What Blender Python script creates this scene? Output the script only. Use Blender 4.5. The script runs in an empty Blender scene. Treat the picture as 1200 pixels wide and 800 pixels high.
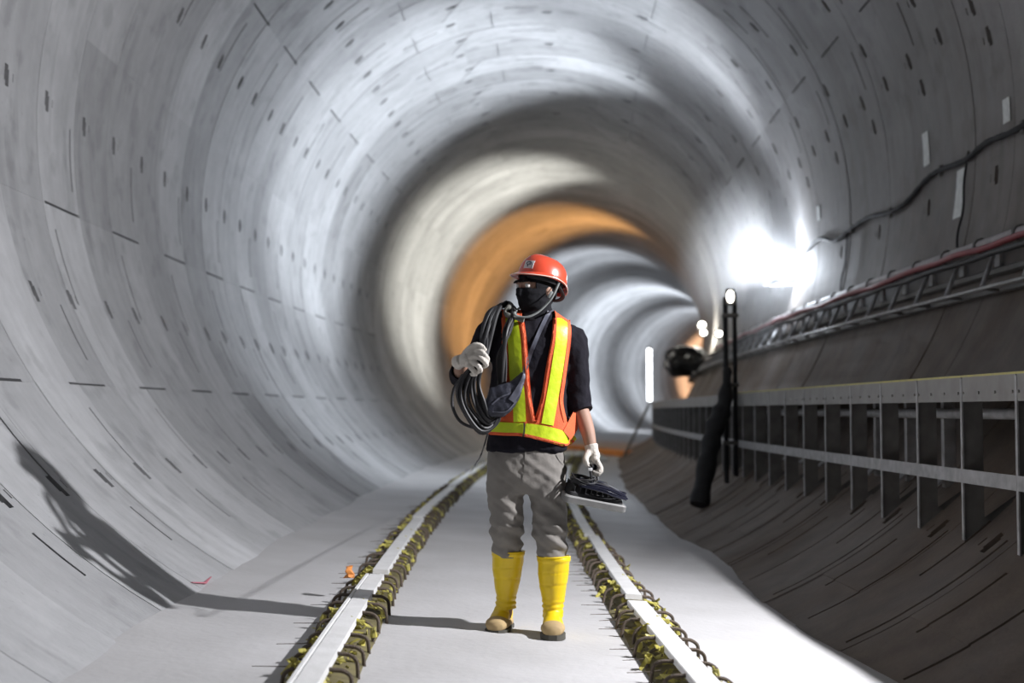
import bpy, bmesh, math, random
import numpy as np
from math import sin, cos, pi, radians as R_
from mathutils import Vector, Matrix, noise as mnoise
from mathutils.bvhtree import BVHTree

random.seed(11)
scene = bpy.context.scene
col = scene.collection

# ------------------------------------------------------------------ numbers of the place
SC = 1.13
RAD = 3.025 * SC            # inner radius of the lining
ZC = 3.069                  # height of the tunnel axis above the floor
KC = 1.0 / (204.9 * SC)     # the tunnel curves to the right

def W(x, y, s):
    """lateral offset x from the axis, height y above the axis, distance s along the axis -> world"""
    a = KC * s
    return Vector(((1 - cos(a)) / KC + x * cos(a), sin(a) / KC - x * sin(a), y + ZC))
def Wf(x, h, s):
    """same with h measured above the (slightly canted) floor"""
    return W(x, -ZC - 0.0604 * x + h, s)
def Wr(r, th, s):
    return W(r * cos(R_(th)), r * sin(R_(th)), s)

# ------------------------------------------------------------------ camera
cam = bpy.data.cameras.new('camera')
camo = bpy.data.objects.new('camera', cam); col.objects.link(camo)
cam.sensor_width = 36; cam.lens = 36 * 1679 / 1200
camo.location = (-.332 * SC, 0, ZC - 1.816 * SC)
camo.rotation_euler = (Matrix.Rotation(-.0486, 3, 'Z') @ Matrix.Rotation(pi / 2 + .0479, 3, 'X') @ Matrix.Rotation(-.0013, 3, 'Z')).to_euler()
cam.dof.use_dof = True; cam.dof.focus_distance = 6.55; cam.dof.aperture_fstop = 1.9
cam.clip_end = 400
scene.camera = camo

# ------------------------------------------------------------------ world, exposure
world = bpy.data.worlds.new('world'); scene.world = world; world.use_nodes = True
world.node_tree.nodes['Background'].inputs[0].default_value = (.55, .58, .65, 1)
world.node_tree.nodes['Background'].inputs[1].default_value = .06
scene.view_settings.view_transform = 'Standard'
scene.view_settings.look = 'None'
scene.view_settings.gamma = 1
scene.view_settings.use_curve_mapping = False
scene.view_settings.exposure = 0.0
scene.cycles.use_denoising = True
scene.cycles.max_bounces = 8
scene.cycles.diffuse_bounces = 5
scene.cycles.sample_clamp_indirect = 6

# ------------------------------------------------------------------ lights
def area(name, loc, aim, power, color, size, spread=180, sizey=None):
    l = bpy.data.lights.new(name, 'AREA'); l.energy = power; l.color = color
    l.size = size; l.spread = R_(spread)
    if sizey: l.shape = 'RECTANGLE'; l.size_y = sizey
    o = bpy.data.objects.new(name, l); col.objects.link(o); o.location = loc
    o.rotation_euler = (Vector(aim) - Vector(loc)).to_track_quat('-Z', 'Y').to_euler()
    return o
def point(name, loc, power, color, r):
    l = bpy.data.lights.new(name, 'POINT'); l.energy = power; l.color = color; l.shadow_soft_size = r
    o = bpy.data.objects.new(name, l); col.objects.link(o); o.location = loc; return o
def spot(name, loc, aim, power, color, ang, blend, r):
    l = bpy.data.lights.new(name, 'SPOT'); l.energy = power; l.color = color; l.shadow_soft_size = r
    l.spot_size = R_(ang); l.spot_blend = blend
    o = bpy.data.objects.new(name, l); col.objects.link(o); o.location = loc
    o.rotation_euler = (Vector(aim) - Vector(loc)).to_track_quat('-Z', 'Y').to_euler(); return o

COOL = (.86, .92, 1.0); WARMW = (1.0, .97, .86); ORANGE = (1.0, .47, .14)
near = W(2.78 * SC, -.22 * SC, 5.15 * SC)
spot('near_floodlight', near, W(-2.4, -1.7, 6.6), 1420, (.97, .965, 1.0), 128, .55, .05)
spot('wall_lamp_beam', W(2.80 * SC, -.22, 16.1 * SC), W(-2.6, 2.2, 17.7 * SC), 4800, COOL, 134, .5, .15)
point('wall_lamp_glow', W(2.80 * SC, -.24, 15.9 * SC), 110, (.8, .88, 1.0), .10)
spot('ceiling_wash_beam', W(2.8 * SC, -.3, 19.6 * SC), W(-2.2, 2.6, 19.5 * SC), 2100, COOL, 84, .6, .12)
point('bend_lamp_fill', W(2.7 * SC, -.5, 27 * SC), 80, WARMW, .12)  # fill light added at the bend lamps to brighten the right wall
spot('second_wall_lamp_beam', W(2.6 * SC, -.3, 29 * SC), W(-2.6, 2.0, 29 * SC), 2700, WARMW, 84, .8, .15)
spot('orange_lamp_beam', W(2.5 * SC, -.5, 36 * SC), W(-2.4, 2.6, 36.3 * SC), 1900, ORANGE, 92, .7, .15)
spot('third_wall_lamp_beam', W(2.6 * SC, -.3, 44 * SC), W(-2.6, 2.0, 45 * SC), 1700, COOL, 100, .8, .15)
spot('fourth_wall_lamp_beam', W(2.6 * SC, -.3, 58 * SC), W(-2.6, 1.6, 58 * SC), 3000, COOL, 140, .8, .15)
spot('fifth_wall_lamp_beam', W(2.6 * SC, -.3, 70 * SC), W(-2.6, 1.6, 71 * SC), 1600, COOL, 130, .8, .15)
spot('far_orange_beam', W(2.0 * SC, -.3, 80 * SC), W(-2, .6, 84 * SC), 4000, (1, .55, .3), 110, .8, .15)

# ------------------------------------------------------------------ materials
def mat(name, c, rough=.8, metal=0., c2=None, scale=8., amt=.5, bump=0., bscale=60., attr=None, emit=None, estr=0., spec=None, coat=0.):
    m = bpy.data.materials.new(name); m.use_nodes = True
    nt = m.node_tree; N = nt.nodes; L = nt.links; b = N['Principled BSDF']
    b.inputs['Roughness'].default_value = rough; b.inputs['Metallic'].default_value = metal
    if spec is not None: b.inputs['Specular IOR Level'].default_value = spec
    if coat: b.inputs['Coat Weight'].default_value = coat; b.inputs['Coat Roughness'].default_value = .12
    tc = N.new('ShaderNodeTexCoord')
    if c2 is None: c2 = tuple(v * .8 for v in c)
    n = N.new('ShaderNodeTexNoise'); n.inputs['Scale'].default_value = scale; n.inputs['Detail'].default_value = 6
    L.new(tc.outputs['Object'], n.inputs['Vector'])
    r = N.new('ShaderNodeValToRGB'); r.color_ramp.elements[0].position = .5 - amt / 2; r.color_ramp.elements[1].position = .5 + amt / 2
    r.color_ramp.elements[0].color = (*c2, 1); r.color_ramp.elements[1].color = (*c, 1)
    L.new(n.outputs['Fac'], r.inputs['Fac']); L.new(r.outputs['Color'], b.inputs['Base Color'])
    if bump:
        n2 = N.new('ShaderNodeTexNoise'); n2.inputs['Scale'].default_value = bscale; n2.inputs['Detail'].default_value = 5
        L.new(tc.outputs['Object'], n2.inputs['Vector'])
        bp = N.new('ShaderNodeBump'); bp.inputs['Strength'].default_value = bump; bp.inputs['Distance'].default_value = .01
        L.new(n2.outputs['Fac'], bp.inputs['Height']); L.new(bp.outputs['Normal'], b.inputs['Normal'])
    if emit:
        b.inputs['Emission Color'].default_value = (*emit, 1); b.inputs['Emission Strength'].default_value = estr
    return m

def lining_material():
    m = bpy.data.materials.new('cast_concrete_lining'); m.use_nodes = True
    nt = m.node_tree; N = nt.nodes; L = nt.links; b = N['Principled BSDF']
    b.inputs['Roughness'].default_value = .72; b.inputs['Specular IOR Level'].default_value = .3
    tc = N.new('ShaderNodeTexCoord')
    def noise(scale, det=6, vec=None):
        n = N.new('ShaderNodeTexNoise'); n.inputs['Scale'].default_value = scale; n.inputs['Detail'].default_value = det
        L.new(vec or tc.outputs['Object'], n.inputs['Vector']); return n.outputs['Fac']
    def math_(op, a, c):
        n = N.new('ShaderNodeMath'); n.operation = op
        for i, v in enumerate((a, c)):
            if isinstance(v, (int, float)): n.inputs[i].default_value = v
            else: L.new(v, n.inputs[i])
        return n.outputs[0]
    def ramp(v, lo, hi, a, c):
        n = N.new('ShaderNodeMapRange'); L.new(v, n.inputs[0])
        for i, q in enumerate((lo, hi, a, c)): n.inputs[i + 1].default_value = q
        return n.outputs[0]
    at = N.new('ShaderNodeAttribute'); at.attribute_name = 'tint'
    dt = N.new('ShaderNodeAttribute'); dt.attribute_name = 'dirt'  # low down real dirt, higher up painted shade of the right wall
    uv = N.new('ShaderNodeUVMap')
    st = N.new('ShaderNodeMapping'); st.inputs['Scale'].default_value = (3.2, .5, 1); L.new(uv.outputs[0], st.inputs[0])
    v = math_('MULTIPLY', at.outputs['Fac'], ramp(noise(1.1), .3, .7, .86, 1.06))
    v = math_('MULTIPLY', v, ramp(noise(9), .3, .7, .94, 1.04))
    v = math_('MULTIPLY', v, ramp(noise(2.0, 5, st.outputs[0]), .35, .7, .90, 1.04))
    sp = ramp(noise(26, 3), .68, .74, 1, .82)
    v = math_('MULTIPLY', v, sp)
    v = math_('MULTIPLY', v, ramp(noise(3.3, 4), .56, .66, 1, .84))
    v = math_('MULTIPLY', v, ramp(noise(1.7, 3, st.outputs[0]), .58, .68, 1, .86))
    base = N.new('ShaderNodeMixRGB'); base.blend_type = 'MULTIPLY'; base.inputs[0].default_value = 1
    base.inputs[1].default_value = (.47, .475, .485, 1); L.new(v, base.inputs[2])
    dm = math_('MULTIPLY', dt.outputs['Fac'], ramp(noise(.9), .25, .6, .75, 1))
    mix = N.new('ShaderNodeMixRGB'); L.new(dm, mix.inputs[0]); L.new(base.outputs[0], mix.inputs[1])
    dcol = N.new('ShaderNodeMixRGB'); dcol.blend_type = 'MULTIPLY'; dcol.inputs[0].default_value = 1
    dcol.inputs[1].default_value = (.125, .096, .074, 1); L.new(ramp(noise(5), .3, .7, .75, 1.15), dcol.inputs[2])  # dirt brown, set darker to shade the upper right wall too
    L.new(dcol.outputs[0], mix.inputs[2]); L.new(mix.outputs[0], b.inputs['Base Color'])
    bp = N.new('ShaderNodeBump'); bp.inputs['Strength'].default_value = .35; bp.inputs['Distance'].default_value = .012
    L.new(noise(34, 5), bp.inputs['Height']); L.new(bp.outputs[0], b.inputs['Normal'])
    return m

M = {}
M['lining'] = lining_material()
M['floor'] = mat('dusty_screed', (.55, .545, .55), .8, c2=(.44, .435, .435), scale=1.4, amt=.5, bump=.35, bscale=22)
M['galv'] = mat('galvanised_steel', (.50, .50, .51), .5, .35, c2=(.28, .28, .28), scale=14, amt=.5)
M['steel_dark'] = mat('dusty_dark_steel', (.20, .195, .185), .6, .4, c2=(.12, .115, .11), scale=9)
M['fascia'] = mat('fascia_plate', (.36, .355, .34), .55, .35, c2=(.26, .25, .24), scale=7)
M['yellowline'] = mat('yellow_edge_strip', (.62, .56, .18), .6, c2=(.45, .42, .2), scale=20)
M['black'] = mat('black_rubber', (.016, .016, .018), .55, c2=(.01, .01, .012), scale=20)
M['blackmat'] = mat('matt_black', (.022, .022, .024), .75, c2=(.012, .012, .014), scale=12)
M['hole'] = mat('dark_bolt', (.05, .05, .05), .8)
M['lamp'] = mat('lit_lamp_glass', (1, 1, 1), .3, emit=(.86, .93, 1), estr=60)
M['lamp_warm'] = mat('lit_lamp_glass_warm', (1, 1, 1), .3, emit=(1, .95, .85), estr=14)
M['tube'] = mat('lit_fluorescent_tube', (1, 1, 1), .3, emit=(.95, .97, 1), estr=7)
M['white_paint'] = mat('white_painted_timber', (.78, .78, .78), .6, c2=(.64, .64, .63), scale=9, bump=.2, bscale=40)
M['rebar'] = mat('rusty_rebar', (.16, .12, .09), .8, c2=(.09, .075, .06), scale=40, bump=.6, bscale=180)
M['ywrap'] = mat('yellow_plastic', (.62, .55, .10), .5, c2=(.30, .28, .09), scale=22, amt=.4)
M['olive'] = mat('olive_debris', (.22, .19, .08), .8, c2=(.10, .085, .045), scale=14)
M['orange_board'] = mat('orange_board', (.85, .33, .08), .6, c2=(.6, .2, .05), scale=5)
M['white_tape'] = mat('white_tape', (.85, .87, .86), .6, c2=(.6, .62, .6), scale=18)
M['redpipe'] = mat('red_pipe', (.30, .05, .06), .5, c2=(.2, .04, .05), scale=9)
M['whitepipe'] = mat('pale_pipe', (.46, .42, .42), .5, c2=(.3, .27, .27), scale=9)
M['redmark'] = mat('red_spray_mark', (.6, .2, .25), .8)
M['skin'] = mat('skin', (.30, .19, .14), .65, c2=(.36, .2, .14), scale=12)
M['glove'] = mat('knitted_glove', (.72, .68, .62), .95, c2=(.55, .51, .45), scale=26, bump=.7, bscale=220)
M['shirt'] = mat('black_cotton', (.013, .012, .018), .95, c2=(.008, .0075, .011), spec=.2, scale=10, bump=.3, bscale=60)
M['knit'] = mat('black_knit', (.008, .008, .010), .95, c2=(.014, .014, .017), spec=.2, scale=60, bump=.6, bscale=260)
M['vest_o'] = mat('orange_mesh_fabric', (.80, .13, .035), .75, c2=(.62, .09, .025), scale=18, bump=.4, bscale=240)
M['vest_y'] = mat('lime_reflective_tape', (.62, .76, .02), .45, c2=(.50, .64, .015), scale=30, bump=.3, bscale=30)
M['trouser'] = mat('grey_work_cloth', (.23, .215, .195), .9, c2=(.16, .15, .138), scale=9, bump=.35, bscale=30)
M['boot'] = mat('yellow_rubber', (.86, .62, .012), .38, c2=(.78, .54, .01), scale=6, bump=.12, bscale=14)
M['sole'] = mat('tan_sole', (.50, .36, .17), .8, c2=(.40, .29, .15), scale=14)
M['soledark'] = mat('dark_outsole', (.09, .085, .07), .9)
M['helmet'] = mat('red_orange_shell', (.66, .075, .035), .28, c2=(.55, .06, .03), scale=9, coat=.5)
M['rim'] = mat('pale_rim', (.8, .62, .52), .5)
M['strap'] = mat('grey_webbing', (.28, .30, .29), .8)
M['bag'] = mat('navy_nylon', (.030, .033, .052), .55, c2=(.018, .019, .03), scale=16, bump=.4, bscale=50)
M['bag_trim'] = mat('slate_nylon', (.12, .125, .16), .5)
M['zip'] = mat('dark_zip', (.05, .05, .03), .5)
M['alu'] = mat('grey_cast_frame', (.24, .24, .235), .5, .1, c2=(.17, .17, .165), scale=16)
M['sticker'] = mat('white_sticker', (.75, .75, .75), .5)
M['stickerink'] = mat('dark_sticker_print', (.06, .06, .1), .5)
M['bluecable'] = mat('blue_black_cable', (.014, .015, .028), .3)

# ------------------------------------------------------------------ mesh helpers
class MB:
    def __init__(s): s.v = []; s.f = []
    def add(s, vs, fs):
        o = len(s.v); s.v += [tuple(v) for v in vs]; s.f += [tuple(i + o for i in f) for f in fs]; return s
    def box(s, c, size, rot=None, bev=0.0):
        c = Vector(c); hx, hy, hz = [q / 2 for q in size]
        bm = bmesh.new(); bmesh.ops.create_cube(bm, size=1)
        bmesh.ops.scale(bm, vec=(size[0], size[1], size[2]), verts=bm.verts)
        if bev: bmesh.ops.bevel(bm, geom=list(bm.edges), offset=bev, segments=2, affect='EDGES', profile=.5)
        vs = [c + (rot @ v.co if rot else v.co) for v in bm.verts]; bm.verts.index_update()
        fs = [[v.index for v in f.verts] for f in bm.faces]; bm.free(); return s.add(vs, fs)
    def tube(s, pts, r, n=8, cap=True, closed=False, flat=1.0, up=None):
        pts = [Vector(p) for p in pts]; m = len(pts)
        rs = r if isinstance(r, (list, tuple)) else [r] * m
        vs = []; nrm = None
        for i, p in enumerate(pts):
            if closed: t = pts[(i + 1) % m] - pts[(i - 1) % m]
            else: t = pts[min(i + 1, m - 1)] - pts[max(i - 1, 0)]
            t = t.normalized() if t.length > 1e-9 else Vector((0, 0, 1))
            if up is not None: nrm = (Vector(up) - t * t.dot(Vector(up))).normalized()
            elif nrm is None:
                a = Vector((0, 0, 1)) if abs(t.z) < .9 else Vector((1, 0, 0)); nrm = (a - t * a.dot(t)).normalized()
            else:
                nrm = nrm - t * nrm.dot(t); nrm = nrm.normalized()
            b = t.cross(nrm)
            for k in range(n):
                a = 2 * pi * k / n; vs.append(p + (nrm * cos(a) * flat + b * sin(a)) * rs[i])
        fs = []
        for i in range(m if closed else m - 1):
            for k in range(n):
                a = i * n + k; b2 = i * n + (k + 1) % n; j = ((i + 1) % m) * n
                fs.append((a, b2, j + (k + 1) % n, j + k))
        if cap and not closed: fs += [tuple(range(n - 1, -1, -1)), tuple((m - 1) * n + k for k in range(n))]
        return s.add(vs, fs)
    def loft(s, rings, cap=True):
        n = len(rings[0]); vs = [p for r in rings for p in r]; fs = []
        for i in range(len(rings) - 1):
            for k in range(n):
                fs.append((i * n + k, i * n + (k + 1) % n, (i + 1) * n + (k + 1) % n, (i + 1) * n + k))
        if cap: fs += [tuple(range(n - 1, -1, -1)), tuple((len(rings) - 1) * n + k for k in range(n))]
        return s.add(vs, fs)
    def ball(s, c, r, n=16, rot=None):
        c = Vector(c); r = (r, r, r) if isinstance(r, (int, float)) else r
        rings = []
        for i in range(n // 2 + 1):
            a = pi * i / (n // 2); a = min(max(a, .02), pi - .02)
            ring = []
            for k in range(n):
                q = Vector((r[0] * sin(a) * cos(2 * pi * k / n), r[1] * sin(a) * sin(2 * pi * k / n), -r[2] * cos(a)))
                ring.append(c + (rot @ q if rot else q))
            rings.append(ring)
        return s.loft(rings)
    def mesh(s, name, m, smooth=True):
        me = bpy.data.meshes.new(name); me.from_pydata(s.v, [], s.f)
        me.materials.append(m if not isinstance(m, str) else M[m])
        bm = bmesh.new(); bm.from_mesh(me); bmesh.ops.recalc_face_normals(bm, faces=bm.faces); bm.to_mesh(me); bm.free()
        if smooth:
            me.polygons.foreach_set('use_smooth', [True] * len(me.polygons))
            me.set_sharp_from_angle(angle=R_(38))
        return me
    def build(s, name, m, parent=None, smooth=True):
        return link(name, s.mesh(name, m, smooth), parent)
def link(name, me, parent=None):
    o = bpy.data.objects.new(name, me); col.objects.link(o)
    if parent: o.parent = parent
    return o
def tag(o, label=None, cat=None, group=None, kind=None):
    if label: o['label'] = label
    if cat: o['category'] = cat
    if group: o['group'] = group
    if kind: o['kind'] = kind
    return o
def empty(name, loc=(0, 0, 0), rz=0):
    o = bpy.data.objects.new(name, None); col.objects.link(o); o.location = loc; o.rotation_euler.z = rz; o.empty_display_size = .1; return o
def spline(pts, n=8, closed=False):
    P = [Vector(p) for p in pts]; m = len(P); out = []
    rng = m if closed else m - 1
    for i in range(rng):
        p0 = P[(i - 1) % m] if closed or i > 0 else P[0]; p1 = P[i]; p2 = P[(i + 1) % m]; p3 = P[(i + 2) % m] if closed or i + 2 < m else P[-1]
        for k in range(n):
            t = k / n
            out.append(.5 * ((2 * p1) + (p2 - p0) * t + (2 * p0 - 5 * p1 + 4 * p2 - p3) * t * t + (3 * p1 - p0 - 3 * p2 + p3) * t ** 3))
    if not closed: out.append(P[-1])
    return out
def lerpk(keys, t):
    for i in range(len(keys) - 1):
        a, b = keys[i], keys[i + 1]
        if t <= b[0] or i == len(keys) - 2:
            q = max(0, min(1, (t - a[0]) / (b[0] - a[0]))); return [x + (y - x) * q for x, y in zip(a[1:], b[1:])]
def fuse(mb, voxel, m, name, parent=None, smooth=4, wrinkle=None):
    """union the pieces into one continuous skin"""
    me = bpy.data.meshes.new('tmp'); me.from_pydata(mb.v, [], mb.f)
    bm = bmesh.new(); bm.from_mesh(me); bmesh.ops.recalc_face_normals(bm, faces=bm.faces); bm.to_mesh(me); bm.free()
    o = bpy.data.objects.new('tmp', me); col.objects.link(o)
    r = o.modifiers.new('r', 'REMESH'); r.mode = 'VOXEL'; r.voxel_size = voxel; r.adaptivity = 0
    if smooth:
        sm = o.modifiers.new('s', 'SMOOTH'); sm.factor = .5; sm.iterations = smooth
    dg = bpy.context.evaluated_depsgraph_get()
    new = bpy.data.meshes.new_from_object(o.evaluated_get(dg))
    bpy.data.objects.remove(o); bpy.data.meshes.remove(me)
    new.materials.clear(); new.materials.append(M[m] if isinstance(m, str) else m)
    if wrinkle:
        new.update(); ns = [v.normal.copy() for v in new.vertices]
        for v, n_ in zip(new.vertices, ns): v.co += n_ * wrinkle(v.co)
    new.polygons.foreach_set('use_smooth', [True] * len(new.polygons)); new.name = name
    return link(name, new, parent)

# ================================================================== THE SETTING
# ---- concrete ring lining: joints, caulking slots and bolt pockets are really recessed
PER = 1.5 * SC; S_OFF = .52 * SC
LINE = .015
def marks():
    a = []   # (theta0, theta1, m0, m1, depth) ; m in ring units 0..1.5, may wrap
    dth = math.degrees(LINE / RAD)
    def axial(th, m0, m1, w=1.2): a.append((th - dth * w / 2, th + dth * w / 2, m0, m1, .035))
    def arc(t0, t1, m, w=1.9): a.append((t0, t1, m, m + LINE * w / SC, .035))
    def pocket(th, m, dt=1.2, dm=.075):
        a.append((th - dt, th + dt * .5, m - dm / 2, m + dm / 4, .055)); a.append((th - dt * .6, th + dt, m - dm / 4, m + dm / 2, .04))
        a.append((th - dt * .5, th + dt * .3, m + dm * 1.3, m + dm * 1.55, .02))
    for th, m0, m1 in ((190, .78, 1.49), (213.4, -.16, .56), (142.9, .11, .83), (27, -.37, .35)): axial(th, m0, m1)
    for t0, t1, m in ((193, 202.5, .89), (203, 210, .5), (216.5, 225.5, 1.38), (146, 155.5, .27), (179, 187, 1.4), (37.5, 45.5, 1.44), (30, 39, .6),
                      (17, 23.5, .98), (41.5, 48.2, .42), (-66, -51.5, .03), (-57, -47, 1.2), (-66, -51, .83), (-62, -54, .5), (84, 95, 1.02), (88, 95.5, 1.47),
                      (112, 121, .3), (124, 132, 1.12), (58, 66, .95), (229, 234, .55)): arc(t0, t1, m)
    for th, m in ((154.2, .19), (154.1, 1.01), (177.6, .21), (177.5, .93), (202.1, .09), (202, .78), (225.2, .62), (225.2, 1.37), (22.2, .69), (15.6, 1.2), (15.4, .42),
                  (11, 1.04), (32, 1.0), (-6, 1.06), (-46, 1.11), (-51.6, .17), (-51.6, .95), (131, .25), (131, 1.0), (108.5, .2), (108, 1.0), (86, .2), (64, .9), (41, .1)): pocket(th, m)
    # ring joints all round, every half period
    for m in (0.0, .75): a.append((-80, 260, m, m + .009 / SC * 1.0, .014))
    for th in (107, 73): a.append((th - .14, th + .14, .76, 1.49, .03))
    for th in (99, 118, 62): a.append((th - .12, th + .12, .02, .74, .025))
    return a
MARKS = marks()
def breaks_m():
    b = {0.0, 1.5}
    for t0, t1, m0, m1, d in MARKS:
        for m in (m0, m1): b.add(round(m % 1.5, 4))
    for q in range(16): b.add(round(q * .1, 4))
    b = sorted(b); return b
def breaks_t(T0, T1):
    b = {T0, T1}
    for t0, t1, m0, m1, d in MARKS:
        for t in (t0, t1):
            if T0 < t < T1: b.add(round(t, 3))
    t = T0
    while t < T1: b.add(round(t, 3)); t += 2.5
    return sorted(b)
rngT = np.random.RandomState(5)
TINT = rngT.uniform(0, 1, (200, 12)); RJ = rngT.uniform(-1, 1, (200, 12))
SEGB = [-60, -20, 27, 73, 107, 143, 166.5, 190, 213.4, 250]
def build_lining(name, T0, T1, fine_to, s_from, s_to):
    V = []; F = []; TI = []; UV = []
    bm_, bt = breaks_m(), breaks_t(T0, T1)
    n0 = int(math.floor((s_from - S_OFF) / PER)); n1 = int(math.ceil((s_to - S_OFF) / PER))
    coarse_m = [0, .0085, .3, .75, .7585, 1.1, 1.5]; coarse_t = [T0 + (T1 - T0) * i / max(8, int((T1 - T0) / 3)) for i in range(max(8, int((T1 - T0) / 3)) + 1)]
    for ring in range(n0, n1):
        fine = ring * PER + S_OFF < fine_to and ring >= 1
        mm = bm_ if fine else coarse_m; tt = bt if fine else coarse_t
        nm, ntt = len(mm) - 1, len(tt) - 1
        D = np.zeros((nm, ntt)); cm = [(mm[i] + mm[i + 1]) / 2 for i in range(nm)]; ct = [(tt[i] + tt[i + 1]) / 2 for i in range(ntt)]
        for t0, t1, m0, m1, d in (MARKS if fine else [(-80, 260, 0, .0085, .016), (-80, 260, .75, .7585, .016)]):
            ms = [i for i, c in enumerate(cm) if m0 < c < m1 or m0 < c - 1.5 < m1 or m0 < c + 1.5 < m1]
            ts = [j for j, c in enumerate(ct) if t0 < c < t1]
            for i in ms:
                for j in ts: D[i, j] = max(D[i, j], d)
        # segment and half ring radius steps
        OFF = np.zeros((nm, ntt)); TT = np.zeros((nm, ntt))
        for i in range(nm):
            h = (ring * 2 + (1 if cm[i] > .75 else 0)) % 200
            for j in range(ntt):
                g = sum(1 for q in SEGB if ct[j] > q)
                OFF[i, j] = .0035 * RJ[h, 0] + .003 * RJ[h, g]; 
                TT[i, j] = .70 + .20 * TINT[h, g] + .28 * TINT[h, 11]
        RR = RAD + D + OFF
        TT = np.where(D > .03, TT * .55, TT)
        def warp(t, m):
            w = max(0, 1 - abs(t - 107) / 8); w2 = max(0, 1 - abs(t - 73) / 8)
            return t + (m - 1.1) * 9 * w * (m > .75) - (m - 1.1) * 9 * w2 * (m > .75)
        smap = [S_OFF + ring * PER + m * SC for m in mm]
        def P(i, j, r):
            th = R_(warp(tt[j], mm[i])); return tuple(W(r * cos(th), r * sin(th), smap[i]))
        def quad(a, b, c, d, tint, uv):
            o = len(V); V.extend((a, b, c, d)); F.append((o, o + 1, o + 2, o + 3)); TI.append(tint); UV.extend(uv)
        for i in range(nm):
            for j in range(ntt):
                r = RR[i, j]; t = TT[i, j]
                uv = [(smap[a], tt[b] * .06) for a, b in ((i, j), (i + 1, j), (i + 1, j + 1), (i, j + 1))]
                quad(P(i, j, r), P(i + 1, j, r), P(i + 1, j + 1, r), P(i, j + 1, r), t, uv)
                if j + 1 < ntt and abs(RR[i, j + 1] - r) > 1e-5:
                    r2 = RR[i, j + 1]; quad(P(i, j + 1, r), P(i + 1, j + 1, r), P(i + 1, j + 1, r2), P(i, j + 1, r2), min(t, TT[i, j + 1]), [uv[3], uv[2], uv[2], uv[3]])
                if i + 1 < nm and abs(RR[i + 1, j] - r) > 1e-5:
                    r2 = RR[i + 1, j]; quad(P(i + 1, j, r), P(i + 1, j, r2), P(i + 1, j + 1, r2), P(i + 1, j + 1, r), min(t, TT[i + 1, j]), [uv[1], uv[1], uv[2], uv[2]])
        # close to the next ring
        for j in range(ntt):
            r = RR[-1, j]
            quad(P(nm, j, r), P(nm, j, RAD + .02), P(nm, j + 1, RAD + .02), P(nm, j + 1, r), .8, [(0, 0)] * 4)
    me = bpy.data.meshes.new(name); me.from_pydata(V, [], F); me.materials.append(M['lining'])
    at = me.attributes.new('tint', 'FLOAT', 'FACE'); at.data.foreach_set('value', TI)
    co = np.array(V); 
    # brown dirt low on the right, plus shade painted on the unlit wall above
    sc_ = co.reshape(-1, 3)
    Xc = (1 - np.cos(KC * sc_[:, 1])) / KC
    ang = np.degrees(np.arctan2(sc_[:, 2] - ZC, sc_[:, 0] - Xc))
    dirt = np.where((ang > -90) & (ang < 60), np.interp(ang, [-90, -24, -6, 10, 45], [1, 1, .65, .5, .15]), 0.0)
    at2 = me.attributes.new('dirt', 'FLOAT', 'POINT'); at2.data.foreach_set('value', dirt.astype(np.float32))
    ul = me.uv_layers.new(name='UVMap'); ul.data.foreach_set('uv', np.array(UV, dtype=np.float32).ravel())
    me.update()
    o = link(name, me); tag(o, kind='structure'); return o
FINE = 27.0
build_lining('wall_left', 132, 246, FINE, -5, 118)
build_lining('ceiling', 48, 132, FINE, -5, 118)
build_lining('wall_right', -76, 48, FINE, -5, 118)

# ---- floor: screed bed, a little rough, wavy where it meets the rings
def build_floor():
    V = []; F = []; ns = 330; nx = 44
    x0, x1 = -1.90, 1.52
    for i in range(ns + 1):
        s = -5 + (118 + 5) * (i / ns) ** 1.7
        for j in range(nx + 1):
            x = x0 + (x1 - x0) * j / nx
            h = .006 * mnoise.noise(Vector((x * 2, s * 1.5, 0))) + .003 * mnoise.noise(Vector((x * 9, s * 6, 3)))
            el = max(0, (-1.50 - x) / .3); er = max(0, (x - 1.12) / .3)
            h += el * .02 * (.6 + 1.3 * mnoise.noise(Vector((0, s * .55, 7)))) + er * .035 * (.3 + 1.3 * mnoise.noise(Vector((5, s * .33, 9))))
            V.append(tuple(Wf(x, h, s)))
    for i in range(ns):
        for j in range(nx):
            a = i * (nx + 1) + j; F.append((a, a + 1, a + nx + 2, a + nx + 1))
    n = len(V)
    me = bpy.data.meshes.new('floor'); me.from_pydata(V, [], F); me.materials.append(M['floor'])
    me.polygons.foreach_set('use_smooth', [True] * len(me.polygons))
    o = link('floor', me); sd = o.modifiers.new('thickness', 'SOLIDIFY'); sd.thickness = .25; sd.offset = -1
    tag(o, kind='structure')
build_floor()

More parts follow.
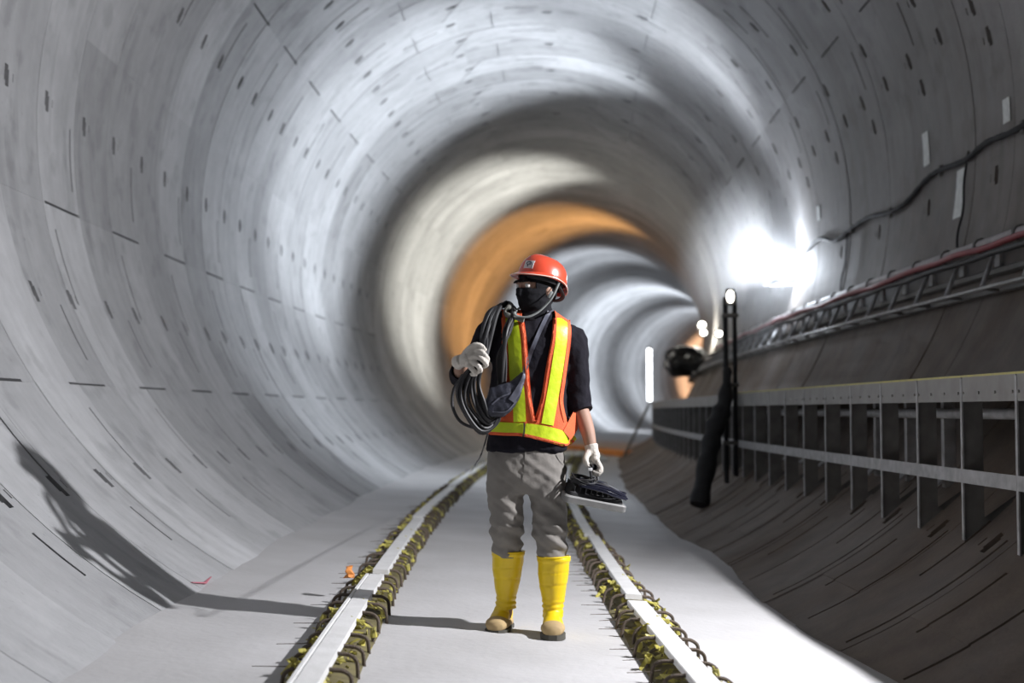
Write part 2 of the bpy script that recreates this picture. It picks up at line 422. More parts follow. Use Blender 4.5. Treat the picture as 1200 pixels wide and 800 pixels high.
# ================================================================== TRACK STARTER BARS
def hoop_mesh(v):
    rnd = random.Random(v)
    w = .120 + rnd.uniform(-.010, .010); h = .082 + rnd.uniform(-.010, .006); lean = rnd.uniform(-.02, .02)
    pts = []
    for x, z in ((-w - .012, -.03), (-w - .004, h * .45), (-w + .004, h * .78), (-w + .03, h * .97), (-w + .06, h), (0, h + .003), (w - .06, h), (w - .03, h * .97), (w - .004, h * .78), (w + .004, h * .45), (w + .012, -.03)):
        pts.append((x, lean * z / h + rnd.uniform(-.003, .003), z))
    mb = MB(); mb.tube(spline(pts, 3), .0078, 7)
    return mb.mesh('rebar_hoop', 'rebar')
def wrap_mesh(v):
    rnd = random.Random(100 + v); mb = MB(); w = .120; h = .082
    side = -1 if v % 2 else 1
    segs = [((side * (w + .002), 0, h * .3), (side * (w - .006), 0, h * .8)), ((side * (w - .04), 0, h), (side * (w - .08), 0, h + .002))]
    for k in range(2 if v % 3 else 1):
        a, b = segs[(k + v) % 2]
        a = Vector(a); b = Vector(b); p = [a.lerp(b, t / 5) for t in range(6)]
        mb.tube(p, [.011 + rnd.uniform(-.001, .005) for _ in p], 7)
        for q in range(3):  # torn flaps
            c = a.lerp(b, rnd.random()); d = Vector((rnd.uniform(-.03, .03), rnd.uniform(-.035, .035), rnd.uniform(-.04, .02)))
            e = Vector((rnd.uniform(-.015, .015), rnd.uniform(-.02, .02), .012))
            mb.add([c, c + d, c + d + e, c + e, c + Vector((.002, .001, .002)), c + d + Vector((.002, .001, .002)), c + d + e + Vector((.002, .001, .002)), c + e + Vector((.002, .001, .002))],
                   [(0, 1, 2, 3), (7, 6, 5, 4), (0, 4, 5, 1), (1, 5, 6, 2), (2, 6, 7, 3), (3, 7, 4, 0)])
    return mb.mesh('plastic_wrap', 'ywrap')
def shadow_rod_mesh(v):  # thin rods beside the hoops, standing in for their bar shadows
    rnd = random.Random(300 + v); mb = MB()
    L_ = .10 + .05 * rnd.random(); z = .016 + .02 * rnd.random()
    mb.tube([(-.09, .02, z + .01), (-.15, .02, z), (-.12 - L_, .02 + rnd.uniform(-.01, .01), z - .005)], [.0022, .0022, .0012], 5)
    return mb.mesh('hoop_shadow_rod', 'rebar')
HM = [hoop_mesh(i) for i in range(6)]; WM = [wrap_mesh(i) for i in range(7)]; TM = [shadow_rod_mesh(i) for i in range(4)]
ROWS = {'left': -.765 * SC, 'right': .435 * SC}
UNITS = 'first second third fourth fifth sixth seventh eighth ninth'.split()
ORD = UNITS + 'tenth eleventh twelfth thirteenth fourteenth fifteenth sixteenth seventeenth eighteenth nineteenth twentieth'.split() + ['twenty-' + u for u in UNITS] + ['thirtieth']
for side, x in ROWS.items():
    s = 4.97 if side == 'left' else 4.92; i = 0
    while s < 37:
        me = HM[random.randrange(6)]
        o = bpy.data.objects.new('rebar_hoop', me); col.objects.link(o)
        o.location = Wf(x + random.uniform(-.008, .008), 0, s); o.rotation_euler = (0, .06, -KC * s + random.uniform(-.08, .08))
        tag(o, 'rusty rebar hoop set in the floor in the row %s of the worker' % side, 'rebar hoop',
            'rebar starter hoops in the %s row' % side)
        wrapped = random.random() < .8
        if i < 30: o['label'] = '%s rebar hoop from the camera in the %s row, %s' % (ORD[i], side, 'with torn yellow plastic' if wrapped else 'bare rusty steel')
        else: o['label'] = 'distant rusty rebar hoop in the far part of the row %s of the worker' % side
        if wrapped:
            w = bpy.data.objects.new('plastic_wrap', WM[random.randrange(7)]); col.objects.link(w); w.parent = o
        if random.random() < (.85 if side == 'right' else .5) and s < 14:
            w = bpy.data.objects.new('hoop_shadow_rod', TM[random.randrange(4)]); col.objects.link(w); w.parent = o
        s += .275 + random.uniform(-.03, .03); i += 1
# white boards laid along the tops of the hoops
def board(name, x, s0, s1, width, lip, label, dx0=0, dx1=0):
    V = []; n = max(6, int((s1 - s0) / .25)); rings = []
    prof = [(-width / 2, .0), (-width / 2, .030), (-width / 2 + .012, .030), (-width / 2 + .014, .024), (-width / 2 + .020, .024), (-width / 2 + .022, .029), (width / 2, .029), (width / 2, 0)] if lip else \
           [(-width / 2, 0), (-width / 2, .024), (-width / 2 + .004, .027), (width / 2 - .004, .027), (width / 2, .024), (width / 2, 0)]
    for i in range(n + 1):
        t = i / n; s = s0 + (s1 - s0) * t
        rings.append([Wf(x + dx0 + (dx1 - dx0) * t + a, .074 + b, s) for a, b in prof])
    o = MB().loft(rings).build(name, 'white_paint', smooth=False)
    tag(o, label, 'board', 'white boards laid along the hoops'); return o
XL, XR = ROWS['left'], ROWS['right']
board('timber_board', XL, 4.3, 7.62, .095, True, 'white board on the left hoop row, nearest the camera, with a groove along one edge', 0, .01)
board('timber_board', XL, 7.86, 11.6, .085, False, 'white board on the left hoop row, second from the camera', .02, .01)
board('timber_board', XL, 11.75, 16.4, .085, False, 'white board on the left hoop row, third from the camera', -.01, .02)
board('timber_board', XL, 16.55, 25, .085, False, 'long white board on the left hoop row, running off into the distance', 0, 0)
board('timber_board', XR, 4.3, 7.15, .098, False, 'white board on the right hoop row, nearest the camera', .01, -.01)
board('timber_board', XR, 7.4, 10.9, .085, False, 'white board on the right hoop row, second from the camera, beside the yellow boots', 0, .02)
board('timber_board', XR, 11.0, 15.8, .085, False, 'white board on the right hoop row, below the carried floodlight', 0, 0)
board('timber_board', XR, 16.0, 25, .085, False, 'white board on the right hoop row, farthest from the camera', 0, 0)
# crumpled yellow plastic scraps and grit between the hoops
for side, x in ROWS.items():
    mb = MB(); rnd = random.Random(side)
    for i in range(1500):
        s = 4.6 + 32 * rnd.random() ** 1.6; dx = rnd.gauss(0, .055); z = abs(rnd.gauss(0, .020)) + .004
        if abs(dx) > .13: continue
        c = Wf(x + dx, z, s); L_ = rnd.uniform(.012, .034)
        a = Vector((rnd.uniform(-1, 1), rnd.uniform(-1, 1), rnd.uniform(-.5, .5))).normalized() * L_
        b = Vector((rnd.uniform(-1, 1), rnd.uniform(-1, 1), rnd.uniform(-.6, .6))).normalized() * L_ * .6
        u = Vector((0, 0, .003)); k = a.cross(b).normalized() * .008
        P_ = [c - a, c + b * .6 + k, c + a, c - b + k * .5]
        mb.add(P_ + [p + u for p in P_], [(0, 1, 2, 3), (7, 6, 5, 4), (0, 4, 5, 1), (1, 5, 6, 2), (2, 6, 7, 3), (3, 7, 4, 0)])
    o = mb.build('plastic_scraps', 'ywrap', smooth=False)
    tag(o, 'yellow and olive plastic scraps strewn among the %s row of hoops' % side, 'debris', kind='stuff')
    mb = MB(); rnd = random.Random(side + 'g')
    rings = []
    n = 150
    for i in range(n + 1):
        s = 4.4 + 32 * i / n; a_ = .125 + .02 * mnoise.noise(Vector((s * 2, 1, 0)))
        prof = []
        for k in range(9):
            t = -1 + k / 4; prof.append(Wf(x + t * a_, .004 + .020 * (1 - t * t) * (1 + .8 * mnoise.noise(Vector((s * 5, t * 3, 2)))), s))
        prof += [Wf(x + a_, -.01, s), Wf(x - a_, -.01, s)]
        rings.append(prof)
    o = mb.loft(rings).build('dirt_strip', 'olive'); tag(o, 'brown grit and mud heaped under the %s row of hoops' % side, 'dirt', kind='stuff')

# orange rag caught on the left row
rg = MB(); rnd = random.Random(8); ring = []
c0 = Wf(XL - .10, .13, 7.35)
for i in range(5):
    ring.append([c0 + Vector((cos(2 * pi * k / 9) * (.028 - .004 * i) + rnd.uniform(-.01, .01), sin(2 * pi * k / 9) * .03 + rnd.uniform(-.01, .01), .014 * i - .02 + rnd.uniform(-.006, .006))) for k in range(9)])
tag(rg.loft(ring).build('plastic_rag', 'orange_board'), 'small orange plastic rag caught on the left hoop row', 'rag')

# ================================================================== WALKWAY ON THE RIGHT
XW = 1.85 * SC; YT = -1.672 * SC; YB = -1.782 * SC; YM0, YM1 = -2.075 * SC, -2.135 * SC
walk = empty('walkway', Wf(XW, 0, 6)); tag(walk, 'long steel cable walkway with ribbed brackets along the right wall', 'walkway')
def wpart(mb, name, m, parent=walk, smooth=False):
    o = mb.build(name, m, None, smooth); o.parent = parent; o.matrix_parent_inverse = Matrix.Translation(-Vector(parent.location)) if parent is walk else Matrix(); return o
def strip(x0, x1, y0, y1, s0, s1, step=.6):
    n = max(1, int(math.ceil((s1 - s0) / step))); mb = MB(); rings = []
    for i in range(n + 1):
        s = s0 + (s1 - s0) * i / n; rings.append([W(x0, y0, s), W(x1, y0, s), W(x1, y1, s), W(x0, y1, s)])
    mb.loft(rings); return mb
def wall_x(y): return math.sqrt(max(.01, RAD * RAD - y * y))
wpart(strip(XW + .004, wall_x(YT) - .012, YT - .03, YT - .005, 4.6, 60), 'deck', 'steel_dark')
wpart(strip(XW - .006, XW + .03, YT - .004, YT + .006, 4.6, 14), 'edge_strip', 'yellowline')
PITCH = .655 * SC
S0B = 5.585 * SC
nb = 0; s = S0B - PITCH
while s < 46:
    # fascia panel between brackets
    fm = strip(XW - .004, XW + .004, YB, YT - .004, s + .006, s + PITCH - .006)
    if s < 11:
        for t in (.05, .35, .65, .95):
            c = W(XW - .006, (YT + YB) / 2 - .02, s + PITCH * t); fm.tube([c + Vector((.003, 0, 0)), c + Vector((-.006, 0, 0))], .007, 6)
    wpart(fm, 'fascia_panel', 'fascia')
    wpart(strip(XW - .008, XW - .002, YM1, YM0, s + .004, s + PITCH - .004), 'mid_rail', 'galv')
    nb += 1; s += PITCH
s = S0B; i = 0
while s < 46:
    # bracket: flange plate, web and toe resting on the ring
    ybot = -math.sqrt(RAD ** 2 - (XW) ** 2) + .0
    xb = XW + .16; yb2 = -math.sqrt(RAD ** 2 - xb ** 2)
    t = .008
    mb = MB()
    def plate(poly, s_, th=t):
        a = [W(x, y, s_ - th / 2) for x, y in poly]; b = [W(x, y, s_ + th / 2) for x, y in poly]; n = len(poly)
        mb.add(a + b, [tuple(range(n - 1, -1, -1)), tuple(range(n, 2 * n))] + [(k, (k + 1) % n, n + (k + 1) % n, n + k) for k in range(n)])
    plate([(XW, YB + .05), (XW + .10, YB + .05), (XW + .10, ybot + .12), (XW + .17, ybot + .09), (XW + .29, -math.sqrt(RAD ** 2 - (XW + .29) ** 2) - .0), (XW, ybot + .004)], s)
    wpart(mb, 'bracket', 'steel_dark')
    mb2 = MB(); mb2.loft([[W(XW - .007, YT - .01, s - .013), W(XW + .001, YT - .01, s - .013), W(XW + .001, YT - .01, s + .013), W(XW - .007, YT - .01, s + .013)],
                          [W(XW - .007, ybot + .01, s - .013), W(XW + .001, ybot + .01, s - .013), W(XW + .001, ybot + .01, s + .013), W(XW - .007, ybot + .01, s + .013)]])
    wpart(mb2, 'flange', 'galv')
    if 2 <= i <= 22:
        mb3 = MB(); xq = XW + .26; yq = -math.sqrt(RAD ** 2 - xq ** 2)
        if i % 4 in (2, 3, 0):
            mb3.box(W(xq, (YB + yq) / 2, s + .3), (.07, .05, YB - yq + .02), Matrix.Rotation(-KC * s, 3, 'Z'), .004)
            mb3.box(W(xq - .03, yq + .05, s + .3), (.16, .10, .012), Matrix.Rotation(-KC * s, 3, 'Z') @ Matrix.Rotation(-.72, 3, 'Y'), .002)
            wpart(mb3, 'post', 'galv')
    s += PITCH; i += 1
pp = MB(); pp.tube([W(XW + .2, YB - .06, q) for q in np.arange(6.5, 30, .5)], .028, 10)
wpart(pp, 'pipe', 'galv', smooth=True)

# ================================================================== CABLE BRACKETS UNDER THE UPPER WALL
tray = empty('cable_rack', Wr(RAD, -17, 8)); tag(tray, 'dark steel cable rack with slanted arms bolted along the right wall', 'cable rack')
def tpart(mb, name, m, smooth=True):
    o = mb.build(name, m, None, smooth); o.parent = tray; o.matrix_parent_inverse = Matrix.Translation(-Vector(tray.location)); return o
RT = 2.93 * SC
tpart(MB().tube([Wr(2.88 * SC, -22.6, q) for q in np.arange(6.2, 44, .7)], .013, 6), 'lower_rail', 'galv')
tpart(MB().tube([Wr(RAD - .03, -19.2, q) for q in np.arange(6.2, 44, .7)], .03, 6), 'back_rail', 'steel_dark')
tpart(MB().tube([Wr(RAD - .03, -21.8, q) for q in np.arange(6.2, 44, .7)], .022, 6), 'back_rail', 'steel_dark')
q = 8.0; i = 0
while q < 43:
    a = Wr(RAD - .08, -17.3, q + .16); b = Wr(2.88 * SC, -22.4, q - .12)
    mb = MB(); mb.tube([a, b], .016, 6); mb.box(Wr(RAD - .03, -17.6, q + .18), (.03, .09, .10), None, .003)
    tpart(mb, 'arm', 'galv', False)
    mb = MB(); mb.tube([Wr(RAD - .01, -21.8, q - .10), Wr(2.88 * SC, -22.5, q - .12)], .012, 6); tpart(mb, 'tie_bar', 'steel_dark', False)
    q += .78; i += 1
# pipes resting on the rack: pale with dark red lengths at the near end
def pipe_obj(r, th, s0, s1, rad, m, name, label, cat, wob=.0):
    pts = [Wr(r + wob * mnoise.noise(Vector((q * 1.3, th, 0))), th + 3 * wob * mnoise.noise(Vector((q, 0, th))) * 5, q) for q in np.arange(s0, s1, .25)]
    o = MB().tube(pts, rad, 10).build(name, m); return tag(o, label, cat)
pipe_obj(RAD - .10, -15.9, 8.9, 24, .045, 'whitepipe', 'service_pipe', 'pale dusty pipe lying along the cable rack beyond the red length', 'pipe')
pipe_obj(RAD - .10, -15.7, 5.6, 8.85, .050, 'redpipe', 'service_pipe', 'dark red pipe at the near end of the cable rack', 'pipe')
pipe_obj(RAD - .19, -17.3, 6.2, 26, .022, 'redpipe', 'electric_cable', 'thin dark red cable on the outer edge of the cable rack', 'cable', .03)
pipe_obj(RAD - .17, -18.2, 6.2, 42, .020, 'black', 'electric_cable', 'thick black cable tucked under the pipes on the rack', 'cable', .03)
# pipe clips
q = 6.1
while q < 24:
    c = Wr(RAD - .10, -15.8, q); mb = MB()
    t_ = (W(0, 0, q + .01) - W(0, 0, q)).normalized()
    mb.tube([c - t_ * .02, c + t_ * .02], .056, 10)
    tpart(mb, 'pipe_clip', 'steel_dark'); q += .78

# ---- wavy cable slung high on the right wall with a drop
pts = []
for s_, th in ((8.6, -.6), (9.7, -2), (10.4, -1.6), (10.9, -2.3), (11.6, -1.8), (12.0, -2.1), (12.6, -3.8), (13.2, -3.9), (14.0, -2.9), (14.8, -3.1), (15.6, -3.6), (16.4, -1.6), (17.2, -1.9), (18.8, -3.5), (20.5, -5)):
    pts.append(Wr(RAD - .03, th, s_))
mb = MB(); cp = spline(pts, 8); mb.tube(cp, [.019 + .006 * abs(sin(i * .9)) for i in range(len(cp))], 8)
cb = mb.build('electric_cable', 'blackmat'); tag(cb, 'wavy black cable slung across the upper right wall', 'cable')
for k_, (s_, th) in enumerate(((9.7, -2), (11.6, -1.8), (13.2, -3.9), (14.8, -3.1))):
    mb = MB(); mb.box(Wr(RAD - .02, th, s_), (.03, .05, .09), None, .004); mb.build('cable_clip', 'steel_dark', cb)
mb = MB(); mb.tube(spline([Wr(RAD - .04, th, 10.85 + .04 * sin(th)) for th in (-1.5, -5, -9, -12, -14)], 4), .010, 6)
tag(mb.build('electric_cable', 'black'), 'thin black cable dropping straight from the wavy cable to the rack', 'cable')
mb = MB(); mb.tube(spline([Wr(RAD - .04, th, 14.9 + .05 * sin(th)) for th in (-3.5, -6, -9, -12, -14)], 4), .009, 6)
tag(mb.build('electric_cable', 'black'), 'thin black cable dropping to the rack close to the bright lamp', 'cable')
# white tape markers stuck on the rings
def tape(t0, t1, s0, s1, label, m='white_tape'):
    mb = MB(); n = 6; rings = []
    for i in range(n + 1):
        th = t0 + (t1 - t0) * i / n
        rings.append([Wr(RAD - .008, th, s0), Wr(RAD - .008, th, s1), Wr(RAD - .012, th, s1), Wr(RAD - .012, th, s0)])
    tag(mb.loft(rings).build('marker_tape', m, smooth=False), label, 'tape')
tape(.2, 4.9, 11.95, 12.12, 'white tape marker on the dark right wall, clear of the wavy cable')
tape(-.3, 2.6, 9.98, 10.12, 'short pale tape marker near the right edge above the wavy cable')
tape(-9.5, -3.0, 10.98, 11.18, 'worn grey tape strip below the wavy cable on the right wall')
tape(2.5, 5.2, 16.55, 16.7, 'small white tape marker high on the wall near the lamp')
mb = MB(); c = Wr(RAD - .006, 239.4, 7.56)
mb.tube([Wr(RAD - .004, 238.9, 7.35), Wr(RAD - .004, 239.6, 7.5), Wr(RAD - .004, 239.4, 7.72)], [.006, .012, .004], 6, flat=.4)
tag(mb.build('paint_mark', 'redmark'), 'small red paint mark on the left wall just above the floor', 'paint mark')

# ================================================================== WALL LAMPS
def floodlight(loc, aim, size, glass, label, group=None, stand=None):
    rt = empty('floodlight', loc); tag(rt, label, 'lamp', group)
    d = (Vector(aim) - Vector(loc)).normalized(); rot = d.to_track_quat('Y', 'Z').to_matrix()
    h = MB(); w = size
    h.loft([[rot @ Vector((x * w * k, y, z * w * .8 * k)) for x, z in ((-.5, -.5), (.5, -.5), (.5, .5), (-.5, .5))] for y, k in ((-.45 * w, .45), (-.30 * w, .8), (0, 1.0), (.03, 1.04))])
    h.build('housing', 'steel_dark', rt, False)
    g = MB(); g.ball(rot @ Vector((0, .02, 0)), (w * .46, w * .16, w * .40), 20, rot); g.build('glass', glass, rt)
    b = MB(); b.tube([rot @ Vector(p) for p in ((-.56 * w, -.1 * w, 0), (-.56 * w, -.1 * w, -.6 * w), (.56 * w, -.1 * w, -.6 * w), (.56 * w, -.1 * w, 0))], .012, 6); b.build('bracket', 'galv', rt, False)
    return rt
floodlight(W(2.84 * SC, -.22, 16.1 * SC), W(.4, -.9, 9.0), .42, 'lamp', 'large dazzling white floodlight on the right wall')
floodlight(Wr(2.80 * SC, -4.0, 27.5 * SC), W(-.4, -1.0, 9), .16, 'lamp_warm', 'small distant lamp on the right wall, upper of the two at the bend', None)
floodlight(Wr(2.80 * SC, -8.2, 26.5 * SC), W(-.4, -1.0, 9), .15, 'lamp_warm', 'small distant lamp on the right wall, lower of the two at the bend', None)
floodlight(Wr(2.80 * SC, -13.5, 22.0 * SC), W(-.4, -1.2, 9), .13, 'lamp_warm', 'tiny distant lamp just above the cable rack, left of the twin poles', None)

# ---- mast: twin dark poles strapped to the walkway edge with a small lamp and a slumped hose
XM = XW - .09
mast = empty('lamp_mast', Wf(XM, 0, 14.0)); tag(mast, 'twin dark poles with a small lamp on top standing at the walkway edge', 'lamp mast')
def mpart(mb, name, m, smooth=True):
    o = mb.build(name, m, None, smooth); o.parent = mast; o.matrix_parent_inverse = Matrix.Translation(-Vector(mast.location)); return o
SM = 14.0
def wally(x): return -math.sqrt(RAD ** 2 - x * x)
mpart(MB().tube([W(XM - .03, wally(XM - .03) + .03, SM), W(XM - .03, -.84 * SC, SM)], .024, 8), 'pole', 'blackmat')
mpart(MB().tube([W(XM + .06, wally(XM + .06) + .03, SM), W(XM + .06, -.80 * SC, SM)], .022, 8), 'pole', 'blackmat')
for y in (-1.0, -1.6, -2.1): mpart(MB().box(W(XM + .015, y * SC, SM), (.16, .05, .04), None, .004), 'clamp', 'steel_dark')
mpart(MB().box(W(XM + .015, -.84 * SC, SM - .03), (.09, .05, .16), None, .01), 'lamp_head', 'steel_dark')
mpart(MB().ball(W(XM + .01, -.84 * SC, SM - .07), (.035, .02, .06), 12), 'lamp_glass', 'lamp_warm')
hs = MB(); pts = [W(XM - .02, -1.45 * SC, SM - .05), W(XM - .06, -1.75 * SC, SM - .12), W(XM - .16, -1.95 * SC, SM - .2), W(XM - .24, -2.2 * SC, SM - .3), W(XM - .36, wally(XM - .36) + .06, SM - .5)]
hs.tube(spline(pts, 6), [.03 + .06 * min(1, i / 8) + .012 * sin(i * 1.7) for i in range(25)], 10)
tag(hs.build('tarp_bundle', 'blackmat'), 'black rolled tarpaulin slumped from the twin poles to the lower wall', 'tarpaulin')
# ---- dark cable bundle at the bend
bd = MB(); rnd = random.Random(3)
for k in range(34):
    c = Wr(2.66 * SC, -20 + rnd.uniform(-2.5, 3), 27 * SC + rnd.uniform(-.6, .6)) + Vector((rnd.uniform(-.16, .1), 0, 0)); rr = rnd.uniform(.06, .30)
    tt_ = rnd.uniform(-.3, .3)
    bd.tube([c + Vector((cos(a) * rr * 1.2 + tt_ * sin(a) * .3, sin(a) * rr * .4 + tt_ * cos(a) * .2, sin(a) * rr * .75 + tt_ * cos(a) * .3)) for a in np.linspace(0, 2 * pi, 25)[:-1]], .035, 7, closed=True)
tag(bd.build('cable_bundle', 'black'), 'dark coiled cable bundle hanging from the rack at the bend', 'cable coil')
# ---- standing fluorescent tube at the walkway's far end
tb = empty('tube_light', W(XW, YT, 33.5)); tag(tb, 'upright glowing white fluorescent tube at the far end of the walkway', 'lamp')
def place(mb, name, m, parent, smooth=True):
    o = mb.build(name, m, None, smooth); o.parent = parent; o.matrix_parent_inverse = Matrix.Translation(-Vector(parent.location)); return o
XT = XW - .06
place(MB().tube([W(XT, YT + .04, 33.5), W(XT, YT + 1.26, 33.5)], .05, 10), 'tube', 'tube', tb)
place(MB().box(W(XT, YT + .02, 33.5), (.12, .12, .05), None, .01), 'base', 'steel_dark', tb, False)
place(MB().box(W(XT, YT + 1.28, 33.5), (.09, .09, .05), None, .01), 'cap', 'steel_dark', tb, False)
mb = MB(); mb.tube([W(XW - .08, YT - .05, 33), W(XW - .62, wally(XW - .62) + .05, 31.5)], .03, 8)
tag(mb.build('prop_pole', 'steel_dark'), 'thin dark pole leaning against the far end of the walkway', 'pole')
# ---- orange boards and rubble lying across the distant floor
def plank(x0, x1, s0, s1, h, th, wd, m, name, label, cat, group=None):
    a = Wf(x0, h + th / 2, s0); b = Wf(x1, h + th / 2, s1); d = b - a
    o = MB().box((a + b) / 2, (d.length, wd, th), Matrix.Rotation(math.atan2(d.y, d.x), 3, 'Z') @ Matrix.Rotation(-math.atan2(d.z, math.hypot(d.x, d.y)), 3, 'Y'), .006).build(name, m, smooth=False)
    return tag(o, label, cat, group)
plank(.55, 1.62, 34.6, 33.6, .02, .14, .3, 'orange_board', 'barrier_board', 'orange board lying across the distant floor to the right', 'board')
plank(-.2, .62, 37.0, 36.6, .02, .10, .3, 'orange_board', 'barrier_board', 'orange board lying on the distant floor just behind the worker', 'board')
rb = random.Random(21)
def stone(c, r, seed):
    mb = MB(); mb.ball(c, (r * rb.uniform(.9, 1.5), r, r * .6), 12)
    mb.v = [tuple(Vector(v) + (Vector(v) - Vector(c)).normalized() * r * .25 * mnoise.noise(Vector(v) * 6 + Vector((seed, 0, 0)))) for v in mb.v]
    return mb
WHERE = ('largest, in the middle of the heap', 'second row, farthest back', 'behind the large one on its left', 'at the right end of the heap', 'smallest, nearest the camera')
for k, (x, s_, r) in enumerate(((.55, 30.5, .16), (.85, 31.4, .13), (.25, 31.0, .12), (1.05, 30.2, .10), (.72, 29.2, .09))):
    r_ = r
    o = stone(Wf(x, r_ * .5, s_), r_, k).build('cement_sack', 'white_tape')
    tag(o, 'pale sack on the distant floor, ' + WHERE[k], 'sack', 'pale sacks on the distant floor')

# ================================================================== THE WORKER
PX, PY = 0.014, 6.607
FOOT = Vector((PX, PY, 0.0))
def D(o): return o
person = None
def limb(mb, pts, rads, n=14, flat=1.0): mb.tube(spline(pts, 5), [q for q in resample(rads, 5)], n, flat=flat)
def resample(r, n):
    out = []
    for i in range(len(r) - 1):
        for k in range(n): out.append(r[i] + (r[i + 1] - r[i]) * k / n)
    out.append(r[-1]); return out
def oval(c, hx, hy, n=28, p=2.4, tilt=0.0):
    c = Vector(c); out = []
    for k in range(n):
        a = 2 * pi * k / n; x = math.copysign(abs(cos(a)) ** (2 / p), cos(a)) * hx; y = math.copysign(abs(sin(a)) ** (2 / p), sin(a)) * hy
        out.append(c + Vector((x, y, tilt * x)))
    return out
def torso(mb, g=0.0):
    keys = [((-0.000,0.000,0.764), .150, .105), ((-0.000,0.000,0.819), .165, .108), ((-0.000,0.000,0.838), .188, .124), ((0.004,0.000,0.921), .186, .120), ((0.007,0.000,1.058), .176, .120), ((0.019,0.000,1.216), .180, .122), ((0.031,0.000,1.334), .192, .120),
            ((0.039,0.000,1.398), .176, .105), ((0.047,0.010,1.438), .118, .085), ((0.051,0.010,1.470), .070, .068), ((0.051,0.010,1.509), .060, .062)]
    cs = spline([k[0] for k in keys], 4); hx = resample([k[1] for k in keys], 4); hy = resample([k[2] for k in keys], 4)
    mb.loft([oval(c, a + g, b + g) for c, a, b in zip(cs, hx, hy)])
RS = (-0.131,0.000,1.401); RE = (-0.300,-0.020,1.171); RWr = (-0.307,-0.220,1.231)
LS = (0.205,0.000,1.335); LE = (0.246,0.020,1.027); LW = (0.291,-0.050,0.847)
HC = Vector((0.043,0.000,1.568))
FYAW = R_(-52)          # the face looks towards the left of the picture
HR = Matrix.Rotation(FYAW, 3, 'Z') @ Matrix.Rotation(R_(-4), 3, 'X')   # head frame: -Y is forward

# finger chains: base, joint, joint, tip
RHAND = {'palm': [(-0.314,-0.220,1.231), (-0.288,-0.250,1.245), (-0.259,-0.270,1.256)],
 'fingers': [[(-0.243,-0.270,1.279), (-0.214,-0.300,1.270), (-0.191,-0.300,1.244), (-0.194,-0.270,1.226)],
             [(-0.247,-0.280,1.256), (-0.218,-0.310,1.243), (-0.195,-0.300,1.218), (-0.213,-0.270,1.207)],
             [(-0.258,-0.270,1.233), (-0.233,-0.310,1.213), (-0.221,-0.290,1.191), (-0.239,-0.260,1.188)],
             [(-0.273,-0.260,1.219), (-0.255,-0.290,1.195), (-0.243,-0.280,1.177), (-0.262,-0.250,1.177)]],
 'thumb': [(-0.281,-0.250,1.276), (-0.251,-0.270,1.302), (-0.221,-0.280,1.301), (-0.199,-0.290,1.278)]}
LHAND = {'palm': [(0.291,-0.050,0.847), (0.298,-0.050,0.812), (0.310,-0.050,0.785)],
 'fingers': [[(0.314,-0.090,0.783), (0.329,-0.094,0.756), (0.313,-0.094,0.732), (0.294,-0.090,0.740)],
             [(0.320,-0.067,0.778), (0.335,-0.070,0.747), (0.320,-0.070,0.724), (0.300,-0.067,0.731)],
             [(0.323,-0.044,0.777), (0.338,-0.046,0.746), (0.322,-0.046,0.722), (0.303,-0.044,0.730)],
             [(0.321,-0.022,0.780), (0.333,-0.023,0.757), (0.317,-0.023,0.733), (0.301,-0.022,0.741)]],
 'thumb': [(0.277,-0.070,0.821), (0.263,-0.095,0.798), (0.265,-0.110,0.776), (0.280,-0.112,0.756)]}
def hand(mb, H, g):
    p = [Vector(q) for q in H['palm']]
    b = [Vector(f[0]) for f in H['fingers']]
    # palm as a fan of soft rods from the wrist to each knuckle
    for q in b: limb(mb, [p[0], p[1].lerp(q, .45), q], [.019 + g, .017 + g, .0125 + g], 10)
    mb.ball(p[0].lerp((b[1] + b[2]) / 2, .55), (.031 + g, .031 + g, .031 + g) if H is RHAND else (.024 + g, .034 + g, .030 + g), 14)
    for f in H['fingers']: limb(mb, f, [.0115 + g, .0105 + g, .0095 + g, .0080 + g], 10)
    t = H['thumb']; limb(mb, [p[0].lerp(p[1], .4)] + t, [.016 + g, .0145 + g, .0125 + g, .011 + g, .009 + g], 10)

def head_mesh(mb, g=0.0):
    mb.ball(HC + HR @ Vector((0, .012, .022)), (.075 + g, .096 + g, .098 + g), 24, HR)
    mb.loft([[HC + HR @ Vector((x, y - .01, z)) for x, y in [(cos(a) * w, sin(a) * d) for a in np.linspace(0, 2 * pi, 21)[:-1]]]
             for z, w, d in ((.03, .068 + g, .082 + g), (-.02, .064 + g, .082 + g), (-.06, .052 + g, .074 + g), (-.095, .036 + g, .056 + g), (-.108 - g, .022, .036))])
    mb.tube([HC + HR @ Vector(q) for q in ((0, -.080, .020), (0, -.094, -.010), (0, -.097, -.024), (0, -.084, -.036))], [.009 + g, .012 + g, .014 + g, .010 + g], 10)
    for sx in (-1, 1): mb.ball(HC + HR @ Vector((sx * .030, -.084, .030)), (.022 + g, .010 + g, .008 + g), 10, HR)

